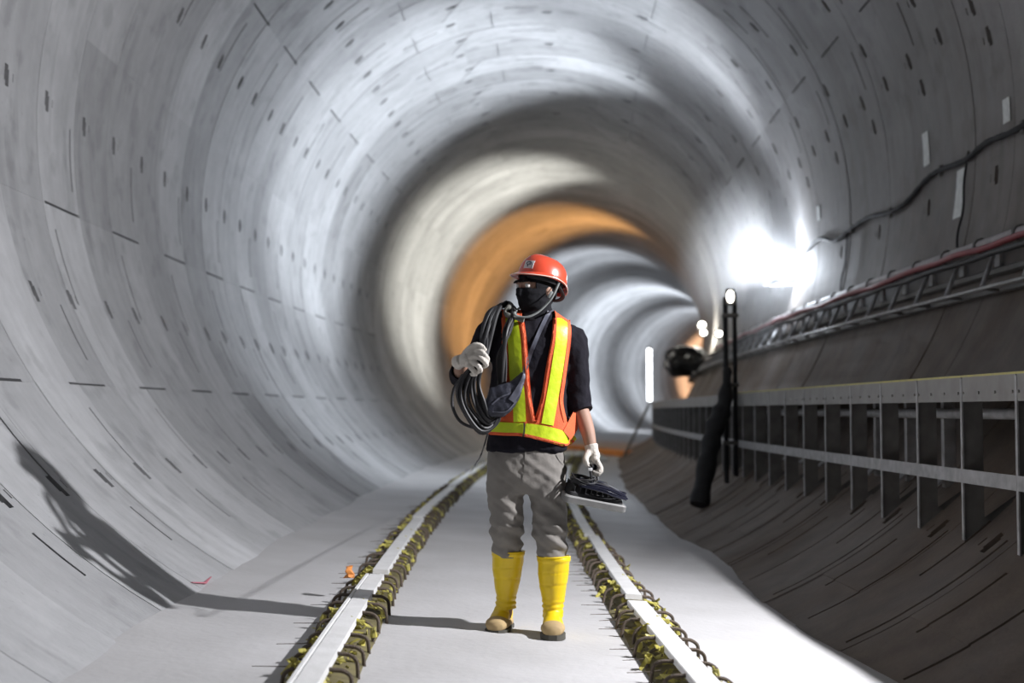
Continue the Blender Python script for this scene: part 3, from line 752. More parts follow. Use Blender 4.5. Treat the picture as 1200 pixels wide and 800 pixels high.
# ---- body: one continuous surface
b = MB()
torso(b, -.016)
head_mesh(b)
for sx in (-1, 1):   # ears
    b.ball(HC + HR @ Vector((sx * .076, .012, .0)), (.010, .020, .030), 10, HR)
limb(b, [(0.056,0.015,1.438), (0.051,0.010,1.501), HC + HR @ Vector((0, .02, -.04))], [.056, .052, .055])
limb(b, [(-0.044,0.000,1.397), RS, Vector(RS).lerp(Vector(RE), .5), RE], [.06, .056, .046, .038])
limb(b, [RE, Vector(RE).lerp(Vector(RWr), .4), RWr], [.038, .036, .027])
limb(b, [(0.130,0.000,1.355), LS, Vector(LS).lerp(Vector(LE), .5), LE], [.06, .055, .046, .040])
limb(b, [LE, (0.264,0.000,0.972), (0.281,-0.030,0.910), LW], [.040, .039, .033, .026])
limb(b, [(-0.075,0.000,0.791), (-0.091,-0.010,0.647), (-0.090,0.010,0.478), (-0.095,0.060,0.301), (-0.094,0.070,0.127), (-0.098,0.070,0.064)], [.080, .070, .050, .046, .034, .030])
limb(b, [(0.083,0.000,0.791), (0.095,-0.040,0.648), (0.106,-0.060,0.456), (0.118,-0.050,0.289), (0.118,-0.050,0.103), (0.118,-0.050,0.049)], [.080, .070, .050, .046, .034, .030])
limb(b, [(-0.099,0.060,0.066), (-.108,.06,.05), (-.125,.0,.04)], [.028, .024, .016])
limb(b, [(0.119,-0.040,0.036), (0.104,-0.130,0.038), (0.091,-0.200,0.034)], [.028, .024, .016])
hand(b, RHAND, -.003); hand(b, LHAND, -.003)
person = fuse(b, .006, 'skin', 'person', None, 3)
person.location = FOOT
tag(person, 'worker in orange and lime vest, red helmet, black face cover and yellow boots, head turned left, carrying cable and a floodlight', 'person')
# keep the label within its length
person['label'] = 'worker in orange and lime vest, red helmet, black mask and yellow boots, head turned aside'

def on(o):     # a worn thing's part: parented to the body
    o.parent = person; return o
# eyes
for sx in (-1, 1):
    on(MB().ball(HC + HR @ Vector((sx * .031, -.079, .015)), .0125, 12).build('eye', mat('eye_white', (.6, .58, .55), .3)))

# ---- shirt
def fold(a, f, z=1.0, x=1.0, ph=0.0):
    return lambda co: a * (mnoise.noise(Vector((co.x * f * x + ph, co.y * f, co.z * f * z))) * 1.0 + .5 * mnoise.noise(Vector((co.x * f * 2.3 + ph, co.y * f * 2, co.z * f * 2.3 * z))))
sh = MB(); torso(sh, 0.0)
limb(sh, [(-0.020,0.000,1.397), RS, Vector(RS).lerp(Vector(RE), .5), RE], [.068, .072, .062, .054])
limb(sh, [RE, Vector(RE).lerp(Vector(RWr), .35)], [.054, .050])
limb(sh, [(0.122,0.000,1.351), LS, Vector(LS).lerp(Vector(LE), .35), Vector(LS).lerp(Vector(LE), .7), LE, (0.254,0.015,1.011)], [.068, .076, .070, .064, .058, .052])
shirt = on(fuse(sh, .007, 'shirt', 'shirt', None, 3, fold(.010, 14, .8)))
dgm = bpy.context.evaluated_depsgraph_get()
def bvh_of(*obs):
    vs = []; fs = []
    for o in obs:
        k = len(vs); vs += [v.co.copy() for v in o.data.vertices]; fs += [tuple(i + k for i in p.vertices) for p in o.data.polygons]
    return BVHTree.FromPolygons(vs, fs)
# sleeve cuffs
on(MB().tube([Vector(LE).lerp(Vector((0.254,0.015,1.011)), -.1), Vector((0.254,0.012,1.007))], [.060, .057], 20).build('sleeve_cuff', 'shirt'))
cdir = (Vector(RWr) - Vector(RE)).normalized(); cc = Vector(RE).lerp(Vector(RWr), .42)
rings = []
for t, rr in ((-.03, .050), (.0, .050), (.008, .046), (.0, .040)):
    ax1 = cdir.cross(Vector((0, 0, 1))).normalized(); ax2 = cdir.cross(ax1)
    rings.append([cc + cdir * t + (ax1 * cos(a) + ax2 * sin(a)) * rr for a in np.linspace(0, 2 * pi, 21)[:-1]])
on(MB().loft(rings, False).build('sleeve_cuff', 'shirt'))

# ---- trousers
tr = MB()
tr.loft([oval(c, hx, hy) for c, hx, hy in (((-0.004,0.000,0.877), .160, .105), ((-0.004,0.000,0.823), .174, .113), ((-0.004,0.000,0.752), .182, .122), ((-0.004,0.000,0.685), .182, .118), ((-0.004,0.000,0.635), .168, .10))])
limb(tr, [(-0.091,0.000,0.764), (-0.099,-0.010,0.659), (-0.095,-0.020,0.550), (-0.094,0.000,0.463), (-0.088,0.040,0.350)], [.090, .090, .078, .078, .064], 20)
limb(tr, [(0.094,0.000,0.764), (0.092,-0.030,0.660), (0.099,-0.050,0.552), (0.102,-0.060,0.456), (0.118,-0.055,0.332)], [.090, .090, .080, .080, .062], 20)
def tf(co):
    a = .0075 if co.z < .62 else .005
    return a * (mnoise.noise(Vector((co.x * 9 + co.z * 10, co.y * 9, co.z * 30 + co.x * 22))) + .6 * mnoise.noise(Vector((co.x * 25, co.y * 25, co.z * 40)))) + (.0055 * sin(co.z * 85 + co.x * 30) if co.z < .50 else 0)
trousers = on(fuse(tr, .007, 'trouser', 'trousers', None, 3, tf))
# waistband, fly, pocket seams
wb = bvh_of(trousers)
def on_surface(bvh, pts, off, direction=Vector((0, 1, 0))):
    out = []
    for p in pts:
        p = Vector(p); hit = bvh.ray_cast(Vector((p.x, -1.0, p.z)), direction)
        out.append((hit[0] if hit[0] else p) - direction * off)
    return out
def ribbon(bvh, pts, width, off, thick, name, m, parent_on=True, n=8, wkeys=None, axis=None):
    """a band of cloth laid on the surface in front of it, with thickness"""
    c = spline(pts, n); L = len(c); rings = []
    w = resample(wkeys, n) if wkeys else [width] * L
    for i, p in enumerate(c):
        t = (c[min(i + 1, L - 1)] - c[max(i - 1, 0)]); t.y = 0; t.normalize(); side = Vector((t.z, 0, -t.x))
        row = [p + side * (w[i] * (k / 6 - .5)) for k in range(7)]
        f_ = on_surface(bvh, row, off); 
        rings.append([q - Vector((0, thick, 0)) for q in f_] + list(reversed(f_)))
    o = MB().loft(rings).build(name, m); return on(o) if parent_on else o
ribbon(wb, [(-0.012,0.000,0.830), (-0.016,0.000,0.764), (-0.028,0.000,0.682)], .006, .001, .003, 'fly_seam', 'trouser')
ribbon(wb, [(-0.142,0.000,0.834), (-0.154,0.000,0.803), (-0.177,0.000,0.783)], .005, .001, .003, 'pocket_seam', 'trouser')
ribbon(wb, [(0.130,0.000,0.815), (0.150,0.000,0.783), (0.173,0.000,0.764)], .005, .001, .003, 'pocket_seam', 'trouser')

# ---- boots
def boot(top, ankle, heel, toe, name_seed):
    bt = empty('boot'); on(bt)
    top, ankle, heel, toe = map(Vector, (top, ankle, heel, toe))
    mb = MB()
    rings = []
    keys = [(0, .074, .078), (.04, .074, .078), (.3, .070, .074), (.55, .060, .066), (.8, .048, .058), (.92, .047, .060), (1.0, .050, .064)]
    for t, hx, hy in keys: rings.append(oval(top.lerp(ankle, t), hx, hy, 24, 2.0))
    mb.loft(rings)
    fw = (toe - heel); fw.z = 0; L_ = fw.length; fw.normalize(); sd = Vector((-fw.y, fw.x, 0))
    def sec(t, w, h, z0): # foot section across the foot
        c = heel + fw * L_ * t
        return [c + sd * (w * cos(a)) + Vector((0, 0, z0 + h * max(-.0, .5 + .5 * sin(a)))) for a in np.linspace(0, 2 * pi, 21)[:-1]]
    mb.loft([sec(t, w, h, .018) for t, w, h in ((-.02, .026, .07), (.05, .038, .10), (.2, .041, .115), (.38, .042, .105), (.55, .046, .082), (.75, .050, .066), (.9, .044, .056), (.98, .030, .045), (1.01, .012, .03))])
    zt = top.z
    def wr(co):
        d = (co.z - zt)
        base = .0035 * mnoise.noise(Vector((co.x * 12, co.y * 12, co.z * 22)))
        return base + (.0035 if -.020 < d < 0 else 0) + .003 * math.exp(-((co.z - .13) / .03) ** 2) * sin(co.z * 260) - (.002 if abs(d + .125) < .004 or abs(d + .07) < .003 else 0)
    o = fuse(mb, .0055, 'boot', 'boot_shaft', None, 3, wr); o.parent = bt
    m2 = MB()   # tan toe and foxing band
    m2.loft([sec2 for sec2 in [[heel + fw * L_ * t + sd * (w * cos(a)) + Vector((0, 0, .012 + h * max(0, .5 + .5 * sin(a)))) for a in np.linspace(0, 2 * pi, 25)[:-1]]
             for t, w, h in ((-.05, .020, .04), (-.02, .036, .050), (.1, .044, .048), (.3, .046, .046), (.5, .050, .05), (.66, .055, .066), (.8, .055, .070), (.92, .049, .062), (1.0, .036, .052), (1.04, .014, .036))]])
    o = fuse(m2, .0055, 'sole', 'toe_cap', None, 2); o.parent = bt
    m3 = MB()
    out = [(-.05, .018), (-.03, .036), (.1, .046), (.3, .044), (.5, .050), (.68, .057), (.85, .055), (.97, .042), (1.05, .018)]
    poly = [heel + fw * L_ * t + sd * w for t, w in out] + [heel + fw * L_ * t - sd * w for t, w in reversed(out)]
    rings = [[Vector((q.x, q.y, z)) for q in poly] for z in (.0, .012, .024)]
    m3.loft(rings); 
    o = m3.build('outsole', 'soledark'); o.parent = bt
    m4 = MB(); m4.tube([top + Vector((cos(a) * .0755, sin(a) * .0795, 0)) for a in np.linspace(0, 2 * pi, 41)[:-1]], .0035, 6, closed=True)
    o = m4.build('boot_rim', 'boot'); o.parent = bt
    return bt
boot((-0.084,0.040,0.366), (-0.094,0.080,0.102), Vector((-.092, .15, 0)), Vector((-.150, -.08, 0)), 1)
boot((0.118,-0.055,0.351), (0.114,-0.050,0.080), Vector((.118, .0, 0)), Vector((.100, -.235, 0)), 2)

# ---- balaclava / gaiter
bl = MB(); head_mesh(bl, .006)
limb(bl, [(0.055,0.000,1.382), (0.055,0.000,1.429), (0.047,0.000,1.477), HC + HR @ Vector((0, .0, -.05))], [.080, .072, .068, .070], 20)
limb(bl, [(-0.006,-0.030,1.404), (0.047,-0.060,1.394), (0.113,-0.020,1.413)], [.030, .034, .030], 12)
limb(bl, [(-0.022,-0.030,1.443), (0.031,-0.060,1.429), (0.101,-0.020,1.452)], [.022, .026, .022], 12)
def kf(co): return .004 * sin(co.z * 190 + 30 * co.x) * (1 if co.z < 1.47 else .25) + .003 * mnoise.noise(co * 25)
bal = fuse(bl, .005, 'knit', 'face_cover', None, 2, kf)
# cut the eye opening
bm = bmesh.new(); bm.from_mesh(bal.data); HI = HR.transposed(); kill = []
for f in bm.faces:
    q = HI @ (f.calc_center_median() - HC)
    if q.y < -.035 and abs(q.x) < .060 and .002 < q.z < .030: kill.append(f)
bmesh.ops.delete(bm, geom=kill, context='FACES'); bm.to_mesh(bal.data); bm.free(); on(bal)
sdm = bal.modifiers.new('cloth', 'SOLIDIFY'); sdm.thickness = .002; sdm.offset = 1

# ---- helmet
HH = Matrix.Rotation(FYAW, 3, 'Z') @ Matrix.Rotation(R_(-15), 3, 'X')
HO = Vector((0.067,0.005,1.612))
helm = empty('helmet'); on(helm)
mb = MB(); rings = []
prof = [(0.0, 1.0, 1.0), (.012, 1.0, 1.0), (.03, .985, .985), (.055, .94, .95), (.077, .85, .87), (.094, .72, .75), (.107, .54, .58), (.115, .32, .36), (.118, .06, .07)]
NA = 48
for z, kx, ky in prof:
    ring = []
    for k in range(NA):
        a = 2 * pi * k / NA; x = .104 * kx * cos(a); y = .125 * ky * sin(a) + .006
        zz = z; rid = math.exp(-(x / .022) ** 2) * .006 * (1 if z > .05 else z / .05)     # centre ridge
        ring.append(HO + HH @ Vector((x, y, zz + rid)))
    rings.append(ring)
mb.loft(rings, cap=False); n_ = len(mb.v); mb.f.append(tuple(range(n_ - NA, n_)))
sh_ = mb.build('shell', 'helmet'); sh_.parent = helm
sdm = sh_.modifiers.new('wall', 'SOLIDIFY'); sdm.thickness = .003; sdm.offset = -1
# band step around the shell + brim with long front visor
mb = MB(); rings = []
for kk, dz in ((1.0, .014), (1.035, .010), (1.06, .0), (1.045, -.004), (1.0, .004)):
    ring = []
    for k in range(NA):
        a = 2 * pi * k / NA; fr = max(0, -sin(a)); bk = max(0, sin(a))
        ext = (kk - 1.0) / .06 * (.008 + .038 * fr ** 3 + .006 * bk ** 4)
        x = (.104 + ext * .8) * cos(a); y = (.125 + ext) * sin(a) + .006
        zz = dz - (kk - 1) / .06 * (.010 * fr ** 2 + .020 * bk ** 2) + .006 * cos(2 * a)
        ring.append(HO + HH @ Vector((x, y, zz)))
    rings.append(ring)
mb.loft(rings + [rings[0]], cap=False); o = mb.build('brim', 'helmet'); o.parent = helm
mb = MB(); mb.tube(rings[2], .0022, 6, closed=True); o = mb.build('brim_edge', 'rim'); o.parent = helm; o['label'] = 'pale edge of the brim'
# inner suspension band
mb = MB(); mb.loft([[HO + HH @ Vector((.090 * cos(a), .108 * sin(a) + .006, z)) for a in np.linspace(0, 2 * pi, 33)[:-1]] for z in (.02, -.018)], cap=False)
o = mb.build('headband', 'blackmat'); o.parent = helm; sdm = o.modifiers.new('w', 'SOLIDIFY'); sdm.thickness = .003
mb = MB(); mb.tube(spline([HO + HH @ Vector(p) for p in ((.085, .03, -.012), (.075, .085, -.045), (.0, .118, -.055), (-.075, .085, -.045), (-.085, .03, -.012))], 6), .010, 8, flat=.5)
o = mb.build('nape_strap', 'blackmat'); o.parent = helm
# sticker on the front with its dark mark
def patch(cx, cz, w, h, lift, name, m, rows=5):
    mb = MB(); pts = []
    bv = BVHTree.FromPolygons([v.co for v in sh_.data.vertices], [tuple(p.vertices) for p in sh_.data.polygons])
    dirn = HH @ Vector((-sin(cx), cos(cx), 0)); side = HH @ Vector((cos(cx), sin(cx), 0)); up = HH @ Vector((0, 0, 1))
    org = HO - dirn * .4
    out = []
    for j in range(rows):
        for i in range(rows):
            p = org + side * ((i / (rows - 1) - .5) * w) + up * (cz + (j / (rows - 1) - .5) * h)
            hit = bv.ray_cast(p, dirn); out.append((hit[0] if hit[0] else p + dirn * .28) - dirn * lift)
    top = out; bot = [q + dirn * .002 for q in out]; n = rows
    fs = [(j * n + i, j * n + i + 1, (j + 1) * n + i + 1, (j + 1) * n + i) for j in range(n - 1) for i in range(n - 1)]
    k = n * n; fs2 = [tuple(reversed([q + k for q in f])) for f in fs]
    bd_ = [i for i in range(n)] + [j * n + n - 1 for j in range(1, n)] + [(n - 1) * n + i for i in range(n - 2, -1, -1)] + [j * n for j in range(n - 2, 0, -1)]
    mb.add(top + bot, fs + fs2 + [(bd_[i], bd_[(i + 1) % len(bd_)], bd_[(i + 1) % len(bd_)] + k, bd_[i] + k) for i in range(len(bd_))])
    o = mb.build(name, m); o.parent = helm; return o
patch(R_(12), .046, .048, .040, .0016, 'sticker', 'sticker')
def stroke(pts, w, name='sticker_mark'):
    bv = BVHTree.FromPolygons([v.co for v in sh_.data.vertices], [tuple(p.vertices) for p in sh_.data.polygons])
    cx = R_(12); dirn = HH @ Vector((-sin(cx), cos(cx), 0)); side = HH @ Vector((cos(cx), sin(cx), 0)); up = HH @ Vector((0, 0, 1)); out = []
    for a, c in pts:
        p = HO - dirn * .4 + side * a + up * (.046 + c); hit = bv.ray_cast(p, dirn); out.append((hit[0] if hit[0] else p + dirn * .28) - dirn * .0022)
    mb = MB(); mb.tube(spline(out, 4), w, 6, flat=.5); o = mb.build(name, 'stickerink'); o.parent = helm
stroke([(.0, -.013), (-.004, -.002), (-.012, .003), (-.006, .012), (.008, .012), (.012, .002), (.004, -.002)], .0022)
stroke([(-.010, -.010), (.002, .002), (.010, .009)], .0016)
# chin strap
mb = MB(); cs = spline([HO + HH @ Vector((.092, .030, .0)), (0.114,-0.100,1.537), (0.082,-0.115,1.496), (0.042,-0.130,1.460), (-0.001,-0.135,1.440), (-0.039,-0.120,1.441), (-0.061,-0.090,1.462), HC + HR @ Vector((-.074, .0, -.05)), HO + HH @ Vector((-.094, .02, 0))], 5)
mb.tube(cs, .0075, 8, flat=.4); o = mb.build('chin_strap', 'strap'); o.parent = helm
mb = MB(); mb.box(Vector((0.101,-0.115,1.543)), (.014, .010, .034), Matrix.Rotation(R_(32), 3, 'Y'), .003); o = mb.build('strap_buckle', 'strap'); o.parent = helm
# grey collar cloth at the nape side
on(MB().tube(spline([(-0.078,-0.050,1.496), (-0.103,-0.070,1.463), (-0.069,-0.100,1.438), (-0.019,-0.115,1.426)], 5), [.010 + .003 * sin(i) for i in range(16)], 9).build('collar', mat('grey_collar', (.17, .17, .15), .9)))

# ---- vest
vest = empty('vest'); on(vest)
sv = MB(); torso(sv, .004)
limb(sv, [(-0.020,0.000,1.397), RS], [.072, .078]); limb(sv, [(0.122,0.000,1.351), LS], [.072, .082])
tmp = fuse(sv, .006, 'vest_o', 'vest_panel', None, 3, lambda co: .006 + .003 * mnoise.noise(co * 14))
bm = bmesh.new(); bm.from_mesh(tmp.data)
for _ in range(1): pass
ZTOP = Vector((0.130,0.000,1.450))[2]; 
def interp(y, tbl):
    tbl = sorted(tbl); 
    if y <= tbl[0][0]: return tbl[0][1]
    for (a, b_), (c, d) in zip(tbl, tbl[1:]):
        if y <= c: return b_ + (d - b_) * (y - a) / (c - a)
    return tbl[-1][1]
def zx(lst): return [(Vector(p)[2], Vector(p)[0]) for p in lst]
VL_out = zx([(-0.119,0.000,1.444), (-0.115,0.000,1.176), (-0.130,0.000,1.058), (-0.178,0.000,0.979), (-0.193,0.000,0.901)])
VL_in = zx([(-0.024,0.000,1.445), (-0.004,0.000,1.176), (0.007,0.000,1.058), (0.031,0.000,0.972), (0.035,0.000,0.940)])
VR_in = zx([(0.126,0.000,1.446), (0.086,0.000,1.216), (0.063,0.000,1.058), (0.035,0.000,0.972), (0.031,0.000,0.940)])
VR_out = zx([(0.201,0.000,1.446), (0.177,0.000,1.216), (0.150,0.000,1.058), (0.173,0.000,0.972), (0.217,0.000,0.921)])
HEM = [(Vector(p)[0], Vector(p)[2]) for p in ((-0.193,0.000,0.909), (-0.024,0.000,0.901), (0.090,0.000,0.874), (0.177,0.000,0.854), (0.233,0.000,0.881))]
VBOT = Vector((0.035,0.000,0.964))[2]
kill = []
for f in bm.faces:
    c = f.calc_center_median(); hem = interp(c.x, HEM)
    if c.z < hem or c.z > ZTOP + .03: kill.append(f); continue
    if c.y < .02:
        if c.z < VBOT: keep = True
        else:
            keep = (interp(c.z, VL_out) < c.x < interp(c.z, VL_in)) or (interp(c.z, VR_in) < c.x < interp(c.z, VR_out))
    else:
        keep = abs(c.x - .03) < .165 or c.z < Vector((-0.067,0.000,1.058))[2]
        if c.z > Vector((0.051,0.000,1.421))[2] and abs(c.x - .05) < .06: keep = False
    if not keep: kill.append(f)
bmesh.ops.delete(bm, geom=kill, context='FACES')
bm.to_mesh(tmp.data); bm.free(); tmp.parent = vest
sm = tmp.modifiers.new('edge', 'SMOOTH'); sm.iterations = 3
sdm = tmp.modifiers.new('cloth', 'SOLIDIFY'); sdm.thickness = .003; sdm.offset = 1
vb = bvh_of(shirt)
vb2 = BVHTree.FromPolygons([v.co for v in tmp.data.vertices] + [v.co for v in shirt.data.vertices],
      [tuple(p.vertices) for p in tmp.data.polygons] + [tuple(i + len(tmp.data.vertices) for i in p.vertices) for p in shirt.data.polygons])
def vr(pts, w, off, name, m, thick=.003, wkeys=None):
    o = ribbon(vb2, pts, w, off, thick, name, m, False, 8, wkeys); o.parent = vest; return o
vr([(-0.076,0.000,1.441), (-0.064,0.000,1.334), (-0.056,0.000,1.176), (-0.044,0.000,1.066), (-0.040,0.000,0.964)], .058, .004, 'reflective_strip', 'vest_y', wkeys=[.052, .058, .060, .056, .056])
vr([(0.158,0.000,1.438), (0.154,0.000,1.355), (0.134,0.000,1.216), (0.110,0.000,1.078), (0.086,0.000,0.952)], .056, .004, 'reflective_strip', 'vest_y', wkeys=[.050, .054, .056, .056, .056])
vr([(-0.181,0.000,0.940), (-0.107,0.000,0.936), (-0.024,0.000,0.932)], .052, .006, 'waist_band', 'vest_y')
vr([(-0.016,0.000,0.932), (0.051,0.000,0.921), (0.122,0.000,0.901), (0.177,0.000,0.885), (0.217,0.000,0.905)], .058, .006, 'waist_band', 'vest_y', wkeys=[.052, .058, .066, .064, .050])
for pts in ([(-0.111,0.000,1.441), (-0.107,0.000,1.334), (-0.103,0.000,1.176), (-0.111,0.000,1.058), (-0.122,0.000,0.972)], [(-0.028,0.000,1.441), (-0.016,0.000,1.334), (-0.004,0.000,1.176), (0.007,0.000,1.058), (0.027,0.000,0.968)],
            [(0.126,0.000,1.438), (0.114,0.000,1.335), (0.090,0.000,1.216), (0.067,0.000,1.078), (0.035,0.000,0.968)], [(0.193,0.000,1.434), (0.189,0.000,1.335), (0.169,0.000,1.177), (0.154,0.000,1.059), (0.173,0.000,0.964)]):
    vr(pts, .018, .005, 'piping', 'vest_o')
vr([(-0.185,0.000,0.913), (-0.107,0.000,0.909), (-0.024,0.000,0.905), (0.090,0.000,0.878), (0.177,0.000,0.858), (0.217,0.000,0.878)], .014, .007, 'hem', 'vest_o')
vr([(-0.020,0.000,0.960), (-0.020,0.000,0.929), (-0.024,0.000,0.897)], .008, .011, 'zip', 'zip')
# lifted side corner of the vest at the right hip
on_ = MB(); on_.loft([[Vector((0.161,-0.100,0.922)), Vector((0.223,-0.020,1.027)), Vector((0.231,-0.020,0.929)), Vector((0.195,-0.070,0.883))],
                      [Vector(p) + Vector((.004, .006, 0)) for p in ((0.161,-0.100,0.922), (0.223,-0.020,1.027), (0.231,-0.020,0.929), (0.195,-0.070,0.883))]])
o = on_.build('side_panel', 'vest_o'); o.parent = vest

# ---- gloves
g = MB(); hand(g, RHAND, .0015); limb(g, [(-0.322,-0.205,1.228), (-0.303,-0.235,1.238)], [.034, .029])
gl = on(fuse(g, .0032, 'glove', 'glove', None, 2, lambda co: .0012 * mnoise.noise(co * 120)))
g = MB(); hand(g, LHAND, .0015); limb(g, [(0.291,-0.045,0.859), (0.298,-0.050,0.824)], [.032, .029])
gl = on(fuse(g, .0032, 'glove', 'glove', None, 2, lambda co: .0012 * mnoise.noise(co * 120)))

# ================================================================== THINGS THE WORKER CARRIES
def carried(mb, name, m, parent=None, smooth=True):
    o = mb.build(name, m, parent, smooth)
    if parent is None: o.location = FOOT
    return o
# ---- coil of black cable over the shoulder
coil = MB(); rnd = random.Random(4)
for k in range(15):
    t = k / 14
    def j(a): return rnd.uniform(-a, a)
    P_ = [Vector((-0.098,0.030,1.502)) , Vector((-0.146,-0.090,1.454)), Vector((-0.180,-0.170,1.356)), Vector((-0.208,-0.235,1.261)), Vector((-0.254,-0.230,1.151)), Vector((-0.257,-0.220,1.049)), Vector((-0.199,-0.200,0.954)),
          Vector((-0.141,-0.170,0.996)), Vector((-0.125,-0.155,1.115)), Vector((-0.121,-0.150,1.250)), Vector((-0.109,-0.140,1.366)), Vector((-0.075,-0.060,1.464))]
    off = [(.02 * (t - .5), 0, .012 * t), (.045 * (t - .7), 0, .01), (.055 * (t - .7), -.0, .0), (.028 * (t - .5), -.012 * (k % 3), 0), (.085 * (t - .62), -.01 * (k % 3), 0), (.115 * (t - .55), -.012 * (k % 3), 0), (.05 * (t - .5), -.01 * (k % 3), .075 * (t - .5)),
           (.0, -.005 * (k % 4), .05 * (t - .5)), (-.02 * (t - .5), -.006 * (k % 4), 0), (-.03 * (t - .5), -.006 * (k % 4), 0), (.02 * t, -.006 * (k % 4), 0), (.02 * t, 0, .01 * t)]
    coil.tube(spline([p + Vector(q) + Vector((j(.006), j(.006), j(.006))) for p, q in zip(P_, off)], 6, True), .0068, 7, closed=True)
cableo = carried(coil, 'cable_coil', 'black'); tag(cableo, 'coil of thick black cable hung over the worker\'s shoulder', 'cable coil')
lo = MB(); lo.tube(spline([(-0.276,-0.170,1.248), (-0.302,-0.150,1.168), (-0.336,-0.140,1.115), (-0.344,-0.140,1.041), (-0.313,-0.140,0.972), (-0.259,-0.150,0.942), (-0.190,-0.160,0.931), (-0.152,-0.160,0.950)], 8), .0072, 8)
lo.build('loose_loop', 'black', cableo)
lo = MB(); lo.tube(spline([(-0.186,-0.150,0.911), (-0.201,-0.140,0.857), (-0.220,-0.120,0.803), (-0.185,2.200,0.690), (-0.106,7.000,0.448), (-0.027,13.000,0.127)], 8), .0035, 6)
lo.build('trailing_wire', 'black', cableo)

# ---- sling bag
bg = MB()
bg.loft([[Vector(p) + Vector((0, d, 0)) for p in ((-0.196,-0.200,1.057), (-0.177,-0.200,1.114), (-0.123,-0.200,1.137), (-0.077,-0.200,1.148), (-0.028,-0.200,1.187), (-0.020,-0.200,1.172), (-0.035,-0.200,1.095), (-0.066,-0.200,1.034), (-0.115,-0.200,0.988), (-0.169,-0.200,0.984), (-0.195,-0.200,1.015))] for d in (-.045, -.02, .02, .05)])
bag = fuse(bg, .006, 'bag', 'sling_bag', None, 6, fold(.006, 18)); bag.location = FOOT
tag(bag, 'small dark navy sling bag across the worker\'s chest', 'bag')
bb = bvh_of(bag)
def bribbon(pts, w, off, name, m, thick=.003, bv=bb):
    o = ribbon(bv, pts, w, off, thick, name, m, False, 6); o.parent = bag; return o
bribbon([(-0.083,0.000,1.058), (-0.056,0.000,1.098), (-0.028,0.000,1.145), (-0.016,0.000,1.176)], .030, .001, 'front_flap', 'bag_trim')
bribbon([(-0.170,0.000,1.042), (-0.131,0.000,1.074), (-0.091,0.000,1.090)], .007, .001, 'zip', 'bag_trim')
bribbon([(-0.166,0.000,1.011), (-0.107,0.000,1.011), (-0.060,0.000,1.058)], .005, .001, 'seam', 'bag_trim')
bribbon([(-0.020,0.000,1.184), (0.011,0.000,1.275), (0.047,0.000,1.362), (0.082,0.000,1.433), (0.102,0.000,1.469)], .018, .004, 'strap', 'bag_trim', .003, vb2)
sb = MB(); sb.tube(spline([(0.095,-0.100,1.462), (0.120,-0.030,1.475), (0.098,0.100,1.452), (-0.020,0.150,1.261), (-0.150,0.120,1.091), (-0.193,0.000,1.058), (-0.186,-0.150,1.042)], 6), .009, 8, flat=.3); sb.build('back_strap', 'bag_trim', bag)

# ---- portable floodlight in the left hand
FL = Vector((0.289,-0.060,0.614))
fl = empty('portable_floodlight', FOOT + FL); tag(fl, 'portable floodlight with grey frame and wound cable carried in the worker\'s gloved hand', 'floodlight')
FR = Matrix.Rotation(R_(12.5), 3, 'Y') @ Matrix.Rotation(R_(9), 3, 'X') @ Matrix.Rotation(R_(8), 3, 'Z')
def fpart(mb, name, m, smooth=True):
    mb.v = [tuple(FR @ Vector(v)) for v in mb.v]; return mb.build(name, m, fl, smooth)
mb = MB()
def rrect(w, d, z, r=.018, n=4):
    out = []
    for cx_, cy_, a0 in ((w / 2 - r, d / 2 - r, 0), (-w / 2 + r, d / 2 - r, 90), (-w / 2 + r, -d / 2 + r, 180), (w / 2 - r, -d / 2 + r, 270)):
        for k in range(n + 1):
            a = R_(a0 + 90 * k / n); out.append(Vector((cx_ + r * cos(a), cy_ + r * sin(a), z)))
    return out
mb.loft([rrect(.278, .20, -.018), rrect(.292, .214, -.014), rrect(.292, .214, .010), rrect(.280, .202, .016)]); fpart(mb, 'frame', 'alu', False)
mb = MB(); mb.loft([rrect(.25, .17, -.021), rrect(.25, .17, -.017)]); fpart(mb, 'glass', mat('unlit_glass', (.12, .13, .14), .1), False)
mb = MB(); mb.loft([rrect(.262, .185, .014), rrect(.255, .178, .030), rrect(.19, .12, .055), rrect(.13, .08, .075), rrect(.12, .07, .082)]); fpart(mb, 'housing', 'blackmat', False)
for k in range(9):
    mb = MB(); mb.box(((k - 4) * .026, 0, .040), (.004, .17, .034), None, .001); fpart(mb, 'cooling_fin', 'blackmat', False)
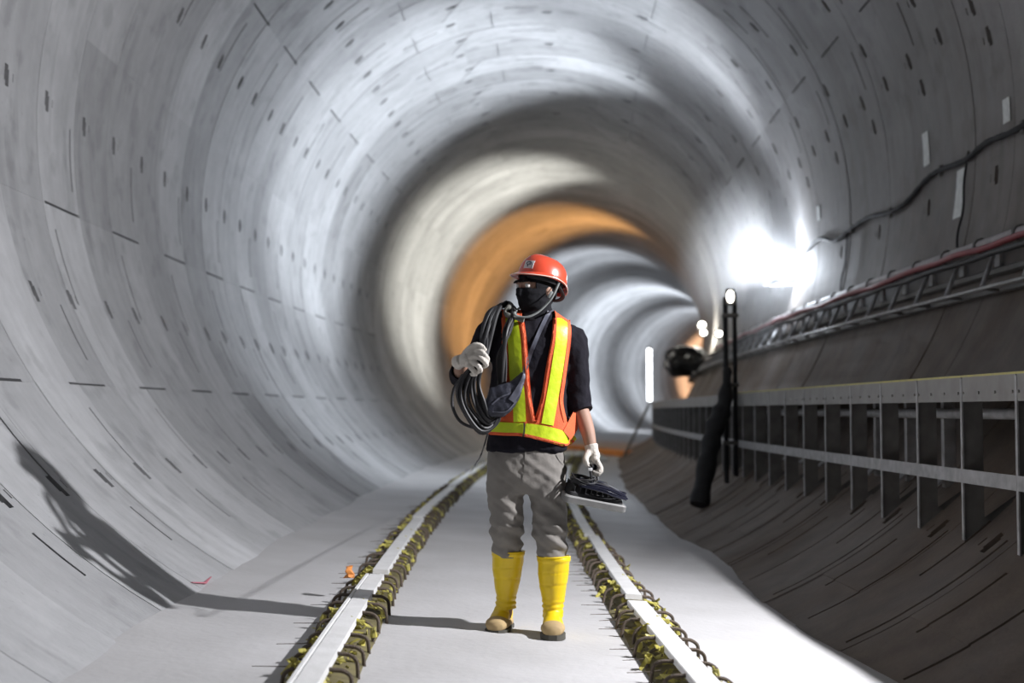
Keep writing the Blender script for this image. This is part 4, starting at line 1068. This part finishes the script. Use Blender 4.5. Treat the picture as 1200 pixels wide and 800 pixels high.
# bracket and grip (in world axes so that the hand closes on it)
gA = Vector((0.279,-0.122,0.761)) - FL; gB = Vector((0.321,0.012,0.751)) - FL
MB().tube([gA, gA.lerp(gB, .5) + Vector((0, 0, .004)), gB], .0125, 10).build('grip', 'black', fl)
for p, dx in ((gA, -.004), (gB, .008)):
    q = Vector((p.x + dx, p.y * 1.0, 0)); e = FR @ Vector((q.x * .9, p.y * .7, .055))
    MB().tube([p, p.lerp(e, .3) + Vector((0, 0, -.006)), e], [.010, .009, .008], 8, flat=.6).build('bracket', 'black', fl)
MB().box(gA + Vector((0, -.010, -.012)), (.020, .006, .014), None, .001).build('label_tag', 'sticker', fl)
cb2 = MB(); rnd = random.Random(9)
for k in range(9):
    a0 = (k - 4) * .006; rr = .062 + .004 * (k % 3)
    pts = []
    for a in np.linspace(0, 2 * pi, 13)[:-1]:
        pts.append(Vector((.030 + cos(a) * (.112 + .008 * rnd.uniform(-1, 1)), -.045 + a0 + sin(a) * .035 + rnd.uniform(-.004, .004), .062 + .006 * (k % 4) - abs(cos(a)) * .012 - cos(a) * .012 + rnd.uniform(-.003, .003))))
    cb2.tube(spline(pts, 4, True), .0042, 6, closed=True)
fpart(cb2, 'wound_cable', 'bluecable')
cb3 = MB()
for k in range(6):
    pts = [Vector((-.065 + cos(a) * (.045 + .005 * k % .02) + rnd.uniform(-.006, .006), -.03 + sin(a) * .05, .070 + .005 * k + rnd.uniform(-.008, .008))) for a in np.linspace(0, 2 * pi, 9)[:-1]]
    cb3.tube(spline(pts, 4, True), .004, 6, closed=True)
fpart(cb3, 'wound_cable', 'black')

# ================================================================== HAZE BALL ADDED TO MAKE THE BIG LAMP'S HALO
hm = bpy.data.materials.new('lamp_halo'); hm.use_nodes = True; nt = hm.node_tree; nt.nodes.clear()
out = nt.nodes.new('ShaderNodeOutputMaterial'); vs_ = nt.nodes.new('ShaderNodeVolumeScatter'); tc = nt.nodes.new('ShaderNodeTexCoord')
ln = nt.nodes.new('ShaderNodeVectorMath'); ln.operation = 'LENGTH'; mr = nt.nodes.new('ShaderNodeMapRange')
nt.links.new(tc.outputs['Object'], ln.inputs[0]); nt.links.new(ln.outputs['Value'], mr.inputs[0])
mr.inputs[1].default_value = 0; mr.inputs[2].default_value = 1.4; mr.inputs[3].default_value = .25; mr.inputs[4].default_value = 0
nt.links.new(mr.outputs[0], vs_.inputs['Density']); vs_.inputs['Anisotropy'].default_value = .2
nt.links.new(vs_.outputs[0], out.inputs['Volume'])
hz = MB().ball((0, 0, 0), 1.4, 24).build('halo_haze', hm); hz.location = W(2.84 * SC, -.24, 15.9 * SC)
tag(hz, 'added ball of haze making the glow around the bright wall lamp', 'haze', kind='stuff')
